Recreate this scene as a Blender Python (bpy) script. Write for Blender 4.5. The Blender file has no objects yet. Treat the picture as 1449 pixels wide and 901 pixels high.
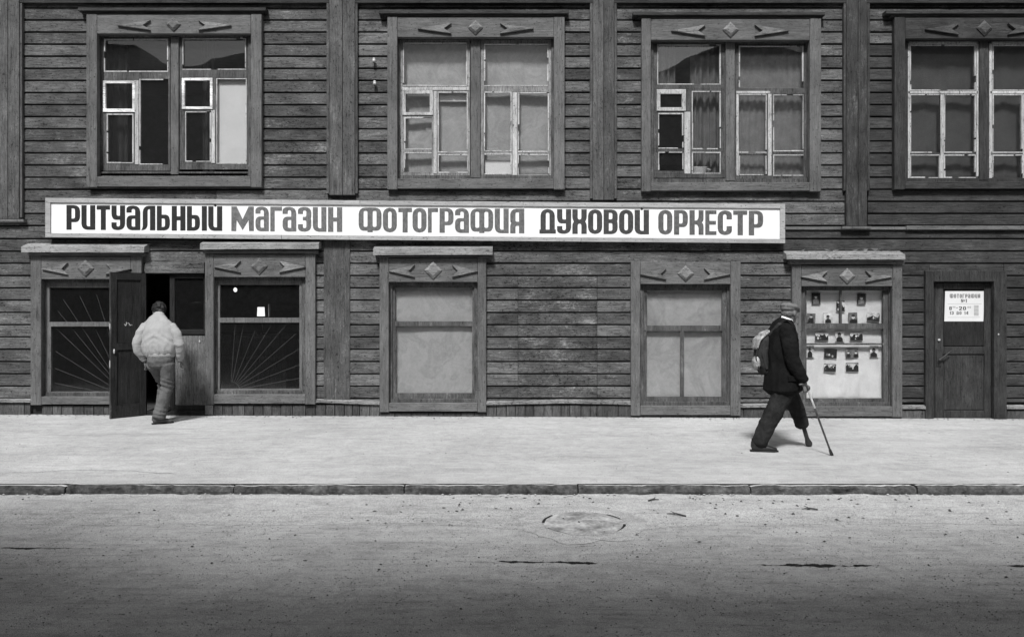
import bpy, bmesh, math, random
from mathutils import Vector, Matrix, noise
R = random.Random(7)
S = bpy.context.scene
COL = S.collection
rad = math.radians

# ------------------------------------------------------------------ camera, sky, sun, exposure
D, H, K = 11.0, 160.0/97.0, 97.0          # camera distance to the facade, eye height, photo pixels per metre on the facade
cam = bpy.data.cameras.new('camera'); co = bpy.data.objects.new('camera', cam); COL.objects.link(co)
co.location = (0, -D, H); co.rotation_euler = (rad(90), 0, 0)
cam.sensor_width = 36; cam.lens = 36*D/(1449/K); cam.shift_y = -20.5/1449
cam.clip_end = 600; S.camera = co
SUN_EL, SUN_AZ = rad(51), rad(-13)
wd = bpy.data.worlds.new('World'); S.world = wd; wd.use_nodes = True
wn = wd.node_tree; wn.nodes.clear()
sk = wn.nodes.new('ShaderNodeTexSky'); sk.sky_type = 'NISHITA'; sk.sun_disc = False
sk.sun_elevation = SUN_EL; sk.sun_rotation = math.pi + SUN_AZ
sk.air_density = 1.2; sk.dust_density = 4.0
bw = wn.nodes.new('ShaderNodeRGBToBW'); bg = wn.nodes.new('ShaderNodeBackground'); ow = wn.nodes.new('ShaderNodeOutputWorld')
wn.links.new(sk.outputs[0], bw.inputs[0]); wn.links.new(bw.outputs[0], bg.inputs[0]); wn.links.new(bg.outputs[0], ow.inputs[0])
bg.inputs[1].default_value = 0.05
sl = bpy.data.lights.new('sun', 'SUN'); so = bpy.data.objects.new('sun', sl); COL.objects.link(so)
sl.energy = 2.8; sl.angle = rad(10); sl.color = (1, 1, 1)
so.rotation_euler = (rad(90)-SUN_EL, 0, SUN_AZ)  # light travels +Y and down
so.location = (0, -10, 30)
S.view_settings.view_transform = 'Standard'; S.view_settings.look = 'None'
S.view_settings.exposure = 0.85; S.view_settings.gamma = 1
S.cycles.use_denoising = True

# ------------------------------------------------------------------ helpers
def at(px, py, Y=0.0):
    k = (D+Y)/D/K
    return Vector(((px-724.5)*k, Y, H+(430-py)*k))

def link(name, me, mat=None, parent=None):
    o = bpy.data.objects.new(name, me); COL.objects.link(o)
    if mat is not None and me is not None and not me.materials: me.materials.append(mat)
    if parent: o.parent = parent
    return o

def obj(name, bm, mat, parent=None, smooth=False):
    me = bpy.data.meshes.new(name)
    bm.normal_update(); bm.to_mesh(me); bm.free()
    if smooth:
        for p in me.polygons: p.use_smooth = True
    return link(name, me, mat, parent)

def empty(name, loc=(0,0,0), parent=None):
    o = bpy.data.objects.new(name, None); COL.objects.link(o); o.location = loc
    o.empty_display_size = .1
    if parent: o.parent = parent
    return o

def tag(o, label=None, cat=None, group=None, kind=None):
    if label: o['label'] = label
    if cat: o['category'] = cat
    if group: o['group'] = group
    if kind: o['kind'] = kind
    return o

def box(bm, x0, x1, z0, z1, yf, yb, c=.004):
    """a board: front at yf (towards the street) with chamfered front edges, back at yb"""
    c = min(c, (x1-x0)*.3, (z1-z0)*.3, abs(yb-yf)*.6)
    rings = []
    for (i, y) in ((0, yb), (0, yf+c), (c, yf)):
        rings.append([bm.verts.new(v) for v in ((x0+i, y, z0+i), (x1-i, y, z0+i), (x1-i, y, z1-i), (x0+i, y, z1-i))])
    for a, b in zip(rings, rings[1:]):
        for k in range(4):
            bm.faces.new((a[k], a[(k+1) % 4], b[(k+1) % 4], b[k]))
    bm.faces.new(rings[2]); bm.faces.new(rings[0][::-1])

def pbox(bm, x0, y0, x1, y1, yf, yb, c=.004):
    """same, from a rectangle measured on the photograph for its front face"""
    a = at(x0, y1, yf); b = at(x1, y0, yf)
    box(bm, a.x, b.x, a.z, b.z, yf, yb, c)

def pobj(name, rect, yf, yb, mat, parent, c=.004):
    bm = bmesh.new(); pbox(bm, *rect, yf, yb, c); return obj(name, bm, mat, parent)

def prism(bm, pts, yf, yb):
    """polygon (x,z) extruded from yf to yb"""
    a = [bm.verts.new((x, yf, z)) for x, z in pts]; b = [bm.verts.new((x, yb, z)) for x, z in pts]
    n = len(pts)
    fs = [bm.faces.new(a), bm.faces.new(b[::-1])]
    for i in range(n): fs.append(bm.faces.new((a[i], b[i], b[(i+1) % n], a[(i+1) % n])))
    bmesh.ops.recalc_face_normals(bm, faces=fs)

def cyl(bm, p, q, r, n=8, r2=None):
    p = Vector(p); q = Vector(q); d = (q-p); L = d.length
    m = Matrix.Translation((p+q)/2) @ d.to_track_quat('Z', 'Y').to_matrix().to_4x4()
    bmesh.ops.create_cone(bm, cap_ends=True, segments=n, radius1=r, radius2=r if r2 is None else r2, depth=L, matrix=m)

def ball(bm, c, rx, ry, rz, n=12, rot=None):
    m = Matrix.Translation(Vector(c)) @ (rot or Matrix.Identity(4)) @ Matrix.Diagonal((rx, ry, rz, 1))
    bmesh.ops.create_uvsphere(bm, u_segments=n, v_segments=max(6, n*2//3), radius=1, matrix=m)

# ------------------------------------------------------------------ materials
def newmat(name):
    m = bpy.data.materials.new(name); m.use_nodes = True
    nt = m.node_tree; nt.nodes.clear()
    return m, nt
def N(nt, t, **kw):
    n = nt.nodes.new(t)
    for k, v in kw.items(): setattr(n, k, v)
    return n
def g3(v): return (v, v, v, 1)
def ramp(nt, src, stops):
    r = N(nt, 'ShaderNodeValToRGB'); e = r.color_ramp.elements
    e[0].position, e[0].color = stops[0][0], g3(stops[0][1])
    e[1].position, e[1].color = stops[-1][0], g3(stops[-1][1])
    for p, v in stops[1:-1]:
        q = e.new(p); q.color = g3(v)
    nt.links.new(src, r.inputs[0]); return r.outputs[0]
def math_(nt, op, a, b=None):
    n = N(nt, 'ShaderNodeMath', operation=op)
    for i, v in enumerate((a, b)):
        if v is None: continue
        if isinstance(v, (int, float)): n.inputs[i].default_value = v
        else: nt.links.new(v, n.inputs[i])
    return n.outputs[0]
def mixf(nt, f, a, b):
    n = N(nt, 'ShaderNodeMix', data_type='FLOAT')
    for i, v in ((0, f), (2, a), (3, b)):
        if isinstance(v, (int, float)): n.inputs[i].default_value = v
        else: nt.links.new(v, n.inputs[i])
    return n.outputs[0]
def coords(nt, scale, rnd=True):
    tc = N(nt, 'ShaderNodeTexCoord'); mp = N(nt, 'ShaderNodeMapping')
    mp.inputs['Scale'].default_value = scale
    src = tc.outputs['Object']
    if rnd:
        oi = N(nt, 'ShaderNodeObjectInfo')
        k = math_(nt, 'MULTIPLY', oi.outputs['Random'], 61.0)
        va = N(nt, 'ShaderNodeVectorMath', operation='ADD'); nt.links.new(src, va.inputs[0]); nt.links.new(k, va.inputs[1])
        src = va.outputs[0]
    nt.links.new(src, mp.inputs[0]); return mp.outputs[0]
def noise_(nt, vec, scale, detail=6, rough=.6, dist=0):
    n = N(nt, 'ShaderNodeTexNoise'); n.inputs['Scale'].default_value = scale; n.inputs['Detail'].default_value = detail
    n.inputs['Roughness'].default_value = rough; n.inputs['Distortion'].default_value = dist
    nt.links.new(vec, n.inputs['Vector']); return n.outputs[0]
def finish(nt, col, rough=.8, bump=None, bstr=.3, bdist=.01, spec=.3):
    p = N(nt, 'ShaderNodeBsdfPrincipled'); o = N(nt, 'ShaderNodeOutputMaterial')
    p.inputs['Specular IOR Level'].default_value = spec
    if isinstance(col, (int, float)): p.inputs['Base Color'].default_value = g3(col)
    else: nt.links.new(col, p.inputs['Base Color'])
    if isinstance(rough, (int, float)): p.inputs['Roughness'].default_value = rough
    else: nt.links.new(rough, p.inputs['Roughness'])
    if bump is not None:
        b = N(nt, 'ShaderNodeBump'); b.inputs['Strength'].default_value = bstr; b.inputs['Distance'].default_value = bdist
        nt.links.new(bump, b.inputs['Height']); nt.links.new(b.outputs[0], p.inputs['Normal'])
    nt.links.new(p.outputs[0], o.inputs[0]); return p

def wood(name, paint, bare, axis='X', peel=.5, var=.35, dark=.25, gc=1.0):
    """old painted boards: streaky grain, flaked paint, dark cracks"""
    m, nt = newmat(name)
    st = {'X': (1.0, 9, 14), 'Z': (14, 9, 1.0)}[axis]
    st2 = {'X': (.7, 1, 1.2), 'Z': (1.2, 1, .7)}[axis]
    v = coords(nt, st); v2 = coords(nt, st2)
    grain = noise_(nt, v, 3.2, 9, .72, .6)
    fine = noise_(nt, v, 14, 4, .7)
    blot = noise_(nt, v2, 3.1, 6, .62)
    flake = noise_(nt, v2, 34, 7, .75, .5)
    pm = math_(nt, 'ADD', math_(nt, 'MULTIPLY', blot, .45), math_(nt, 'MULTIPLY', flake, .50))
    pm = math_(nt, 'ADD', pm, math_(nt, 'MULTIPLY', grain, .12))
    mask = ramp(nt, pm, [(.655-.10*peel, 0), (.73-.10*peel, 1)])
    oi = N(nt, 'ShaderNodeObjectInfo')
    vr = math_(nt, 'ADD', math_(nt, 'MULTIPLY', oi.outputs['Random'], 2*var), 1-var)
    pc = math_(nt, 'MULTIPLY', ramp(nt, grain, [(.30, paint*(1-.6*gc)), (.48, paint), (.72, paint*(1+.7*gc))]), vr)
    pc = math_(nt, 'MULTIPLY', pc, ramp(nt, blot, [(.32, 1-.4*gc), (.68, 1+.45*gc)]))
    bc = ramp(nt, grain, [(.3, bare*.35), (.5, bare*.9), (.72, bare*1.35)])
    col = mixf(nt, mask, pc, bc)
    pit = noise_(nt, coords(nt, {'X': (.8, 1, 1.5), 'Z': (1.5, 1, .8)}[axis]), 30, 6, .7, .8)
    col = math_(nt, 'MULTIPLY', col, ramp(nt, math_(nt, 'ADD', pit, math_(nt, 'MULTIPLY', blot, .25)), [(.388+.135*peel, .14), (.448+.135*peel, 1)]))
    crack = ramp(nt, grain, [(.31, dark), (.40, 1)])
    spots = ramp(nt, noise_(nt, v2, 40, 4, .65), [(.32, .2), (.40, 1)])
    col = math_(nt, 'MULTIPLY', math_(nt, 'MULTIPLY', col, crack), spots)
    col = math_(nt, 'MULTIPLY', col, ramp(nt, fine, [(.3, 1-.5*gc), (.7, 1+.5*gc)]))
    hb = math_(nt, 'ADD', math_(nt, 'MULTIPLY', grain, .8), math_(nt, 'MULTIPLY', mask, -.35))
    hb = math_(nt, 'ADD', hb, math_(nt, 'MULTIPLY', fine, .2))
    finish(nt, col, .75, hb, .8, .014, .25)
    return m

def plain(name, v, rough=.7, scale=8, amp=.25, bs=.2, spec=.3, bd=.005, fscale=60):
    m, nt = newmat(name); c = coords(nt, (1, 1, 1))
    a = noise_(nt, c, scale, 5, .6); b = noise_(nt, c, fscale, 3, .6)
    col = math_(nt, 'MULTIPLY', ramp(nt, a, [(.3, v*(1-amp)), (.7, v*(1+amp))]), ramp(nt, b, [(.3, 1-amp*.5), (.7, 1+amp*.5)]))
    finish(nt, col, rough, b, bs, bd, spec); return m

def stained(name, v):
    m, nt = newmat(name); c = coords(nt, (1, 1, 1)); a = noise_(nt, c, 1.6, 4, .6, .6); b = noise_(nt, c, 30, 5, .7); e = noise_(nt, c, 6, 6, .7)
    col = math_(nt, 'MULTIPLY', ramp(nt, a, [(.3, v*.7), (.46, v), (.5, v*.86), (.56, v*1.05), (.7, v*.9)]), ramp(nt, b, [(.3, .9), (.7, 1.06)]))
    col = math_(nt, 'MULTIPLY', col, ramp(nt, e, [(.28, .85), (.42, 1)]))
    finish(nt, col, .9, e, .3, .01, .1); return m
def cloth_mat(name, v, amp=.25, scale=7, bd=.01):
    return plain(name, v, .9, scale, amp, .35, .1, bd, 45)

M = {}
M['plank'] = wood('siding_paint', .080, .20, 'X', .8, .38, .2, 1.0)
M['plank_peeled'] = wood('siding_peeled', .075, .22, 'X', .95, .3)
M['plank_dark'] = wood('siding_vignetted', .036, .10, 'X', .6, .28)  # right bay: darker boards, with corner vignetting also put into their colour
M['post'] = wood('pilaster_paint', .075, .18, 'Z', .7, .2, .2, .8)
M['post_dark'] = wood('pilaster_vignetted', .036, .14, 'Z', .6, .2)  # right pilaster, the same vignetting put into its colour
M['plinth'] = wood('plinth_boards', .06, .13, 'Z', .5, .35)
M['casing_h'] = wood('casing_paint_h', .105, .20, 'X', .35, .12, .3, .6)
M['casing_v'] = wood('casing_paint_v', .105, .20, 'Z', .35, .12, .3, .6)
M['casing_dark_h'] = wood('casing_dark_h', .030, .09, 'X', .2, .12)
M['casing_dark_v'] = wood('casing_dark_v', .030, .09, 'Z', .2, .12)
M['carved_h'] = wood('carved_paint', .15, .2, 'X', .3, .1); M['carved_dark'] = wood('carved_vignetted', .055, .1, 'X', .3, .1); M['fascia'] = wood('tin_fascia', .22, .10, 'X', .6, .15, .3, .7); M['ledge'] = wood('ledge_paint', .17, .08, 'X', .8, .1)  # carved_dark: right window's ornaments, toned down with the vignetting in that bay
M['sash_dark'] = wood('sash_dark', .07, .22, 'Z', .55, .1)
M['sash_light'] = wood('sash_flaking_white', .40, .10, 'Z', .5, .1, .3, .6)
M['sash_mid'] = wood('sash_grey', .20, .10, 'Z', .45, .1)
M['vent_white'] = wood('vent_white', .62, .3, 'X', .1, .05)
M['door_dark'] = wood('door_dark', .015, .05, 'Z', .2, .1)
M['door_grey'] = wood('door_grey', .11, .16, 'Z', .1, .1)
M['door_edge'] = wood('door_edge', .04, .20, 'Z', .6, .1)
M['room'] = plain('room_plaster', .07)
M['sheath'] = plain('sheathing', .02)
M['iron'] = plain('iron_bar', .033, .5, 8, .3)
M['metal_dark'] = plain('dark_metal', .03, .4)
M['metal_pale'] = plain('worn_metal', .4, .35)
M['roof'] = plain('roof_tin', .12, .6)
M['porcelain'] = plain('porcelain', .45, .2)
M['paper'] = plain('paper', .62, .8, 4, .06, .1)
M['white_cloth'] = cloth_mat('white_cloth', .88, .06)
M['blind'] = stained('pale_blind', .56)
M['blind_mid'] = stained('grey_blind', .55)
M['blind_dark'] = cloth_mat('dim_blind', .13, .16, 2.5)
M['curtain_grey'] = cloth_mat('curtain_grey', .24, .2)
M['curtain_dark'] = cloth_mat('curtain_dark', .06, .2)

def glass(name, refl, dust, dustv=.35):
    m, nt = newmat(name)
    c = coords(nt, (1, 1, 1), True)
    tr = N(nt, 'ShaderNodeBsdfTransparent'); gl = N(nt, 'ShaderNodeBsdfGlossy'); df = N(nt, 'ShaderNodeBsdfDiffuse')
    tr.inputs[0].default_value = g3(.98); gl.inputs['Roughness'].default_value = .015
    df.inputs[0].default_value = g3(dustv)
    wav = noise_(nt, c, 2.2, 1, .4); b = N(nt, 'ShaderNodeBump'); b.inputs['Strength'].default_value = .06; b.inputs['Distance'].default_value = .03
    nt.links.new(wav, b.inputs['Height']); nt.links.new(b.outputs[0], gl.inputs['Normal'])
    lw = N(nt, 'ShaderNodeLayerWeight'); lw.inputs[0].default_value = .5
    fac = math_(nt, 'ADD', math_(nt, 'MULTIPLY', math_(nt, 'POWER', lw.outputs['Facing'], 4), .7), .024*refl)
    m1 = N(nt, 'ShaderNodeMixShader'); m2 = N(nt, 'ShaderNodeMixShader'); o = N(nt, 'ShaderNodeOutputMaterial')
    nt.links.new(fac, m1.inputs[0]); nt.links.new(tr.outputs[0], m1.inputs[1]); nt.links.new(gl.outputs[0], m1.inputs[2])
    d = ramp(nt, noise_(nt, c, 14, 8, .75), [(.3, dust*.5), (.75, dust*1.5)])
    nt.links.new(d, m2.inputs[0]); nt.links.new(m1.outputs[0], m2.inputs[1]); nt.links.new(df.outputs[0], m2.inputs[2])
    nt.links.new(m2.outputs[0], o.inputs[0]); return m
def clear():
    m, nt = newmat('clear_glass'); t = N(nt, 'ShaderNodeBsdfTransparent'); o = N(nt, 'ShaderNodeOutputMaterial'); t.inputs[0].default_value = g3(.97); nt.links.new(t.outputs[0], o.inputs[0]); return m
M['clear'] = clear()
def face_only(o):
    for p in o.data.polygons: p.material_index = 0 if p.normal.y < -.9 else 1
M['glass'] = glass('window_glass', 7.0, .03)
M['glass_dusty'] = glass('dusty_glass', 2.6, .08)
M['glass_clean'] = glass('shop_glass', 1.6, .02)

def dusty(name, base, kind):
    m, nt = newmat(name); c = coords(nt, (1, 1, 1), False); cs = coords(nt, (.3, 1.9, 1), False)
    big = noise_(nt, c, .55, 5, .6); streak = noise_(nt, cs, 2.2, 7, .62, .4); fine = noise_(nt, c, 55, 4, .75); grit = noise_(nt, c, 190, 2, .7)
    col = ramp(nt, streak, [(.28, base*.86), (.5, base), (.75, base*1.08)])
    col = math_(nt, 'MULTIPLY', col, ramp(nt, big, [(.3, .84), (.7, 1.12)]))
    col = math_(nt, 'MULTIPLY', col, ramp(nt, fine, [(.25, .72), (.55, 1.0), (.8, 1.18)]))
    col = math_(nt, 'MULTIPLY', col, ramp(nt, grit, [(.32, .25 if kind == 'road' else .62), (.46, 1.0), (.68, 1.7 if kind == 'road' else 1.25)]))
    if kind == 'road':
        sp = ramp(nt, noise_(nt, c, 33, 2, .5), [(.235, .25), (.26, 1)])
        col = math_(nt, 'MULTIPLY', col, sp)
    mid = noise_(nt, c, 7, 7, .72, .5); midx = noise_(nt, cs, 9, 6, .7)
    col = math_(nt, 'MULTIPLY', col, ramp(nt, mid, [(.3, .78 if kind == 'road' else .84), (.5, 1.0), (.7, 1.14)]))
    col = math_(nt, 'MULTIPLY', col, ramp(nt, midx, [(.3, .72 if kind == 'road' else .86), (.46, 1.0), (.7, 1.12)]))
    hb = math_(nt, 'ADD', math_(nt, 'MULTIPLY', fine, .6), math_(nt, 'MULTIPLY', grit, .5))
    finish(nt, col, .9, hb, .45, .006, .2); return m
M['pavement'] = dusty('dusty_pavement', .385, 'pave')
M['road'] = dusty('worn_asphalt', .33, 'road')
M['gutter'] = dusty('gutter_dust', .325, 'road')
M['ground'] = dusty('earth', .15, 'pave')
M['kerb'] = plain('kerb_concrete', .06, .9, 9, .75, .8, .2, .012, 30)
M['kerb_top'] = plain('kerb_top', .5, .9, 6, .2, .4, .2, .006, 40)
M['tar'] = plain('tar_crack', .012, .9)
M['litter'] = plain('dead_leaves', .05, .9, 8, .5)
M['litter_pale'] = plain('pale_chips', .4, .9, 8, .3)

# ------------------------------------------------------------------ ground, road, pavement, kerb
def gz(X, Y=0.0):                       # pavement height: a little uneven along the wall
    px = 724.5+X*K
    t = max(0, min(1, -Y/4.1))
    w = (590-(586.5+ (px-100)/1300*5.5))/K
    n = .012*noise.noise(Vector((X*.6, Y*.9, 3)))
    return w*(1-t)+n*(1-abs(2*t-1)*.6)*(t > 0)*(1-t)
def sheet(name, xs, ys, zf, mat, parent=None, kind='structure'):
    bm = bmesh.new(); vs = [[bm.verts.new((x, y, zf(x, y))) for x in xs] for y in ys]
    for j in range(len(ys)-1):
        for i in range(len(xs)-1): bm.faces.new((vs[j][i], vs[j][i+1], vs[j+1][i+1], vs[j+1][i]))
    o = obj(name, bm, mat, parent, True); tag(o, kind=kind); return o
def lin(a, b, n): return [a+(b-a)*i/n for i in range(n+1)]
KY = -4.125                              # kerb face
RZ = -.10                                # road level
sheet('ground', lin(-250, 250, 2), lin(-250, 250, 2), lambda x, y: -.16, M['ground'])
road = sheet('road', lin(-60, 60, 120), lin(-11.2, KY-.01, 24), lambda x, y: RZ, M['road'])
pave = sheet('pavement', lin(-60, 60, 240), lin(KY+.05, .02, 22), lambda x, y: gz(x, y), M['pavement'])
far_pave = sheet('far_pavement', lin(-60, 60, 4), lin(-12.6, -11.2, 1), lambda x, y: .0, M['pavement'])
# a rough strip of dust and worn patches along the gutter, with a wandering edge
bm = bmesh.new(); prev = None
for i, x in enumerate(lin(-14, 14, 700)):
    n3 = lambda f, q: noise.noise(Vector((x*f, q, 1)))
    e = -5.02-.12*n3(.8, 0)-.06*n3(3, 5)-.03*n3(11, 6)
    d = abs(x-.58)
    if d < .9: e -= .22*math.cos(d/.9*math.pi/2)
    hp = .012+.022*max(0, n3(1.1, 8))+.012*abs(n3(7, 9)); yk = KY-.09-.05*n3(4, 3)
    cur = [bm.verts.new((x, KY+.03, RZ+hp+.004)), bm.verts.new((x, KY-.03+.012*n3(9, 2), RZ+hp*.8)), bm.verts.new((x, yk, RZ+.004)), bm.verts.new((x, (KY+e)/2, RZ+.003)), bm.verts.new((x, e, RZ+.002))]
    if prev:
        for a in range(4): bm.faces.new((prev[a+1], cur[a+1], cur[a], prev[a]))
    prev = cur
tag(obj('gutter_strip', bm, M['gutter'], None), kind='structure')
# kerb stones
jx = [-11.2, -9.6, -8.05, -6.5, (93-724.5)/155, (330-724.5)/155, (572-724.5)/155, (818-724.5)/155, (1062-724.5)/155, (1297-724.5)/155, 5.25, 6.8, 8.35, 9.9]
kerb = empty('kerb', (0, KY, 0)); tag(kerb, kind='structure')
for i, (a, b) in enumerate(zip(jx, jx[1:])):
    bm = bmesh.new(); n = 40; rows = []
    dz = R.uniform(-.012, .008); dy = R.uniform(-.012, .012); tl = R.uniform(-.01, .01)
    for k in range(n+1):
        x = a+.006+(b-a-.012)*k/n
        w = lambda q: noise.noise(Vector((x*4, q, i*3.1)))+.7*noise.noise(Vector((x*15, q, i*3.1)))
        e = .006 if k in (0, n) else 0
        z = -.006+dz*.5+tl*(k/n-.5)+.010*w(1)-e
        y = KY+dy+.012*w(2)+e*.6
        rows.append([bm.verts.new(p) for p in ((x, KY+.20, z-.008), (x, y+.03+.008*w(4), z), (x, y+.010*w(5), z-.016-.022*abs(w(6))), (x, y-.004+.020*w(7), -.06), (x, y+.008*w(8), -.15))])
    for r0, r1 in zip(rows, rows[1:]):
        for k in range(4):
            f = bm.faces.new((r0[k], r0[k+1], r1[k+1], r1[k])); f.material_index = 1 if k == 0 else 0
    bm.faces.new(rows[0][::-1]); bm.faces.new(rows[-1])
    bmesh.ops.recalc_face_normals(bm, faces=bm.faces)
    bmesh.ops.translate(bm, verts=bm.verts, vec=(0, -KY, 0))
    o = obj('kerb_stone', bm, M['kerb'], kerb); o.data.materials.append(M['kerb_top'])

# ------------------------------------------------------------------ the timber house
house = empty('timber_house', (0, .3, 0)); house.location = (0, 0, 0)
tag(house, 'dark two-storey timber house with plank siding and carved window frames along the pavement', 'house')
XL, XR = -190, 1650                      # ends of the facade on the photo's pixel scale
UP = [dict(c=(122, 20, 370, 265), o=(137, 48, 355, 250)), dict(c=(548, 24, 799, 268), o=(562, 53, 784, 253)),
      dict(c=(908, 26, 1162, 271), o=(921, 57, 1146, 258)), dict(c=(1266, 24, 1519, 268), o=(1281, 55, 1504, 257))]
LO = [dict(c=(43, 362, 200, 573), o=(58, 395, 185, 561), hood=(30, 349, 204, 357)),
      dict(c=(290, 359, 446, 572), o=(302, 392, 432, 558), hood=(283, 345, 451, 353)),
      dict(c=(537, 364, 688, 583), o=(550, 399, 676, 570), hood=(528, 352, 697, 361)),
      dict(c=(893, 370, 1048, 588), o=(906, 402, 1034, 574), hood=None),
      dict(c=(1121, 374, 1277, 590), o=(1134, 405, 1263, 575), hood=(1113, 360, 1281, 367))]
DOOR_L = (205, 388, 294, 586)
DOOR_R = (1322, 399, 1406, 593)
PIL = [(-10, 0, 31, 310), (462, 0, 506, 276), (835, 0, 873, 283), (1194, 0, 1231, 320)]
holes = [w['o'] for w in UP+LO]+[DOOR_L, DOOR_R]

def cut_rects(area, hs):
    """area minus holes as horizontal strips of rectangles"""
    ys = sorted({area[1], area[3]} | {v for h in hs for v in (h[1], h[3]) if area[1] < v < area[3]})
    out = []
    for y0, y1 in zip(ys, ys[1:]):
        bl = sorted((h[0], h[2]) for h in hs if h[1] < y1 and h[3] > y0)
        x = area[0]
        for a, b in bl:
            if a > x: out.append((x, y0, min(a, area[2]), y1))
            x = max(x, b)
        if x < area[2]: out.append((x, y0, area[2], y1))
    return out
bm = bmesh.new()
for r in cut_rects((XL, -80, XR, 600), holes): pbox(bm, *r, .034, .10, 0.0001)
obj('wall_core', bm, M['sheath'], house)
# side walls, back wall, floors (rooms behind the windows)
A, B = at(XL, 600), at(XR, -80); TOPZ = at(0, -80).z
bm = bmesh.new()
def slab(x0, x1, y0, y1, z0, z1):
    bmesh.ops.create_cube(bm, size=1, matrix=Matrix.Translation(((x0+x1)/2, (y0+y1)/2, (z0+z1)/2)) @ Matrix.Diagonal((x1-x0, y1-y0, z1-z0, 1)))
slab(A.x+.02, A.x+.15, .11, 5.9, -.15, TOPZ); slab(B.x-.15, B.x-.02, .11, 5.9, -.15, TOPZ); slab(A.x+.02, B.x-.02, 5.9, 6.05, -.15, TOPZ)
slab(A.x+.16, B.x-.16, .11, 5.89, 3.02, 3.2); slab(A.x+.16, B.x-.16, .11, 5.89, 6.3, 6.4)
for px in (-60, 452, 800, 1090, 1292): slab(at(px, 0).x, at(px, 0).x+.1, .11, 5.88, 0, 3.01)
for px in (470, 845, 1200): slab(at(px, 0).x, at(px, 0).x+.1, .11, 5.88, 3.21, 6.29)
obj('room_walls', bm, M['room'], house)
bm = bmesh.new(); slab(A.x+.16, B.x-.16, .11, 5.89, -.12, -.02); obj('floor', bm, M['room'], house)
# roof with an eave over the street
bm = bmesh.new()
prof = [(-.62, 6.86), (-.60, 6.98), (3.0, 9.2), (6.6, 7.1), (6.6, 6.95), (6.0, 6.95), (3.0, 8.95), (.0, 6.95)]
a_ = [bm.verts.new((A.x-.4, y, z)) for y, z in prof]; b_ = [bm.verts.new((B.x+.4, y, z)) for y, z in prof]
for i in range(len(prof)): j = (i+1) % len(prof); bm.faces.new((a_[i], a_[j], b_[j], b_[i]))
bm.faces.new(a_[::-1]); bm.faces.new(b_); bmesh.ops.recalc_face_normals(bm, faces=bm.faces)
obj('roof', bm, M['roof'], house)
pobj('frieze_board', (XL, -78, XR, -12), -.02, .03, M['casing_h'], house)

# --- siding planks, each its own piece
def plank(x0, y0, x1, y1, mat, yo=0.0):
    a = at(x0, y1); b = at(x1, y0)
    L = b.x-a.x; n = max(1, min(4, int(L/.45)+1))
    cx = (a.x+b.x)/2; cz = (a.z+b.z)/2; hh = (b.z-a.z)/2
    tilt = R.uniform(-.0035, .0035); yo += R.uniform(-.003, .003); gap = .0100
    bm = bmesh.new(); rows = []
    s = R.random()*99
    for k in range(n+1):
        x = -L/2+L*k/n
        wy = yo+.004*noise.noise(Vector((x*1.7, s, 0)))
        g1 = gap+.003*noise.noise(Vector((x*2, s, 5))); g2 = gap+.003*noise.noise(Vector((x*2, s, 9)))
        z0, z1 = -hh+g1, hh-g2
        rows.append([bm.verts.new(p) for p in ((x, .032, z0), (x, wy+.006-tilt, z0), (x, wy-.002-tilt, z0+.006), (x, wy+.002+tilt, z1-.007), (x, wy+.011+tilt, z1), (x, .032, z1))])
    for r0, r1 in zip(rows, rows[1:]):
        for k in range(5): bm.faces.new((r0[k], r1[k], r1[k+1], r0[k+1]))
    bm.faces.new(rows[0]); bm.faces.new(rows[-1][::-1])
    bmesh.ops.recalc_face_normals(bm, faces=bm.faces)
    o = obj('plank', bm, mat, house); o.location = (cx, 0, cz+R.uniform(-.001, .001)); return o
def shrink(r, m=5): return (r[0]+m, r[1]+m, r[2]-m, r[3]-m)
posts_low = [(458, 338, 495, 566)]
obst = [shrink(w['c']) for w in UP+LO]+[shrink(p, 3) for p in PIL]+[shrink(p, 2) for p in posts_low]
obst += [(203, 386, 294, 600), shrink((1310, 383, 1425, 600))]
rows_u = [(y, y+17.1) for y in [-5.5+17.1*i for i in range(19)]]
rows_l = [(319.4, 338)]+[(338+17.35*i, 338+17.35*(i+1)) for i in range(13)]+[(563.6, 570)]
npl = 0
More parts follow.
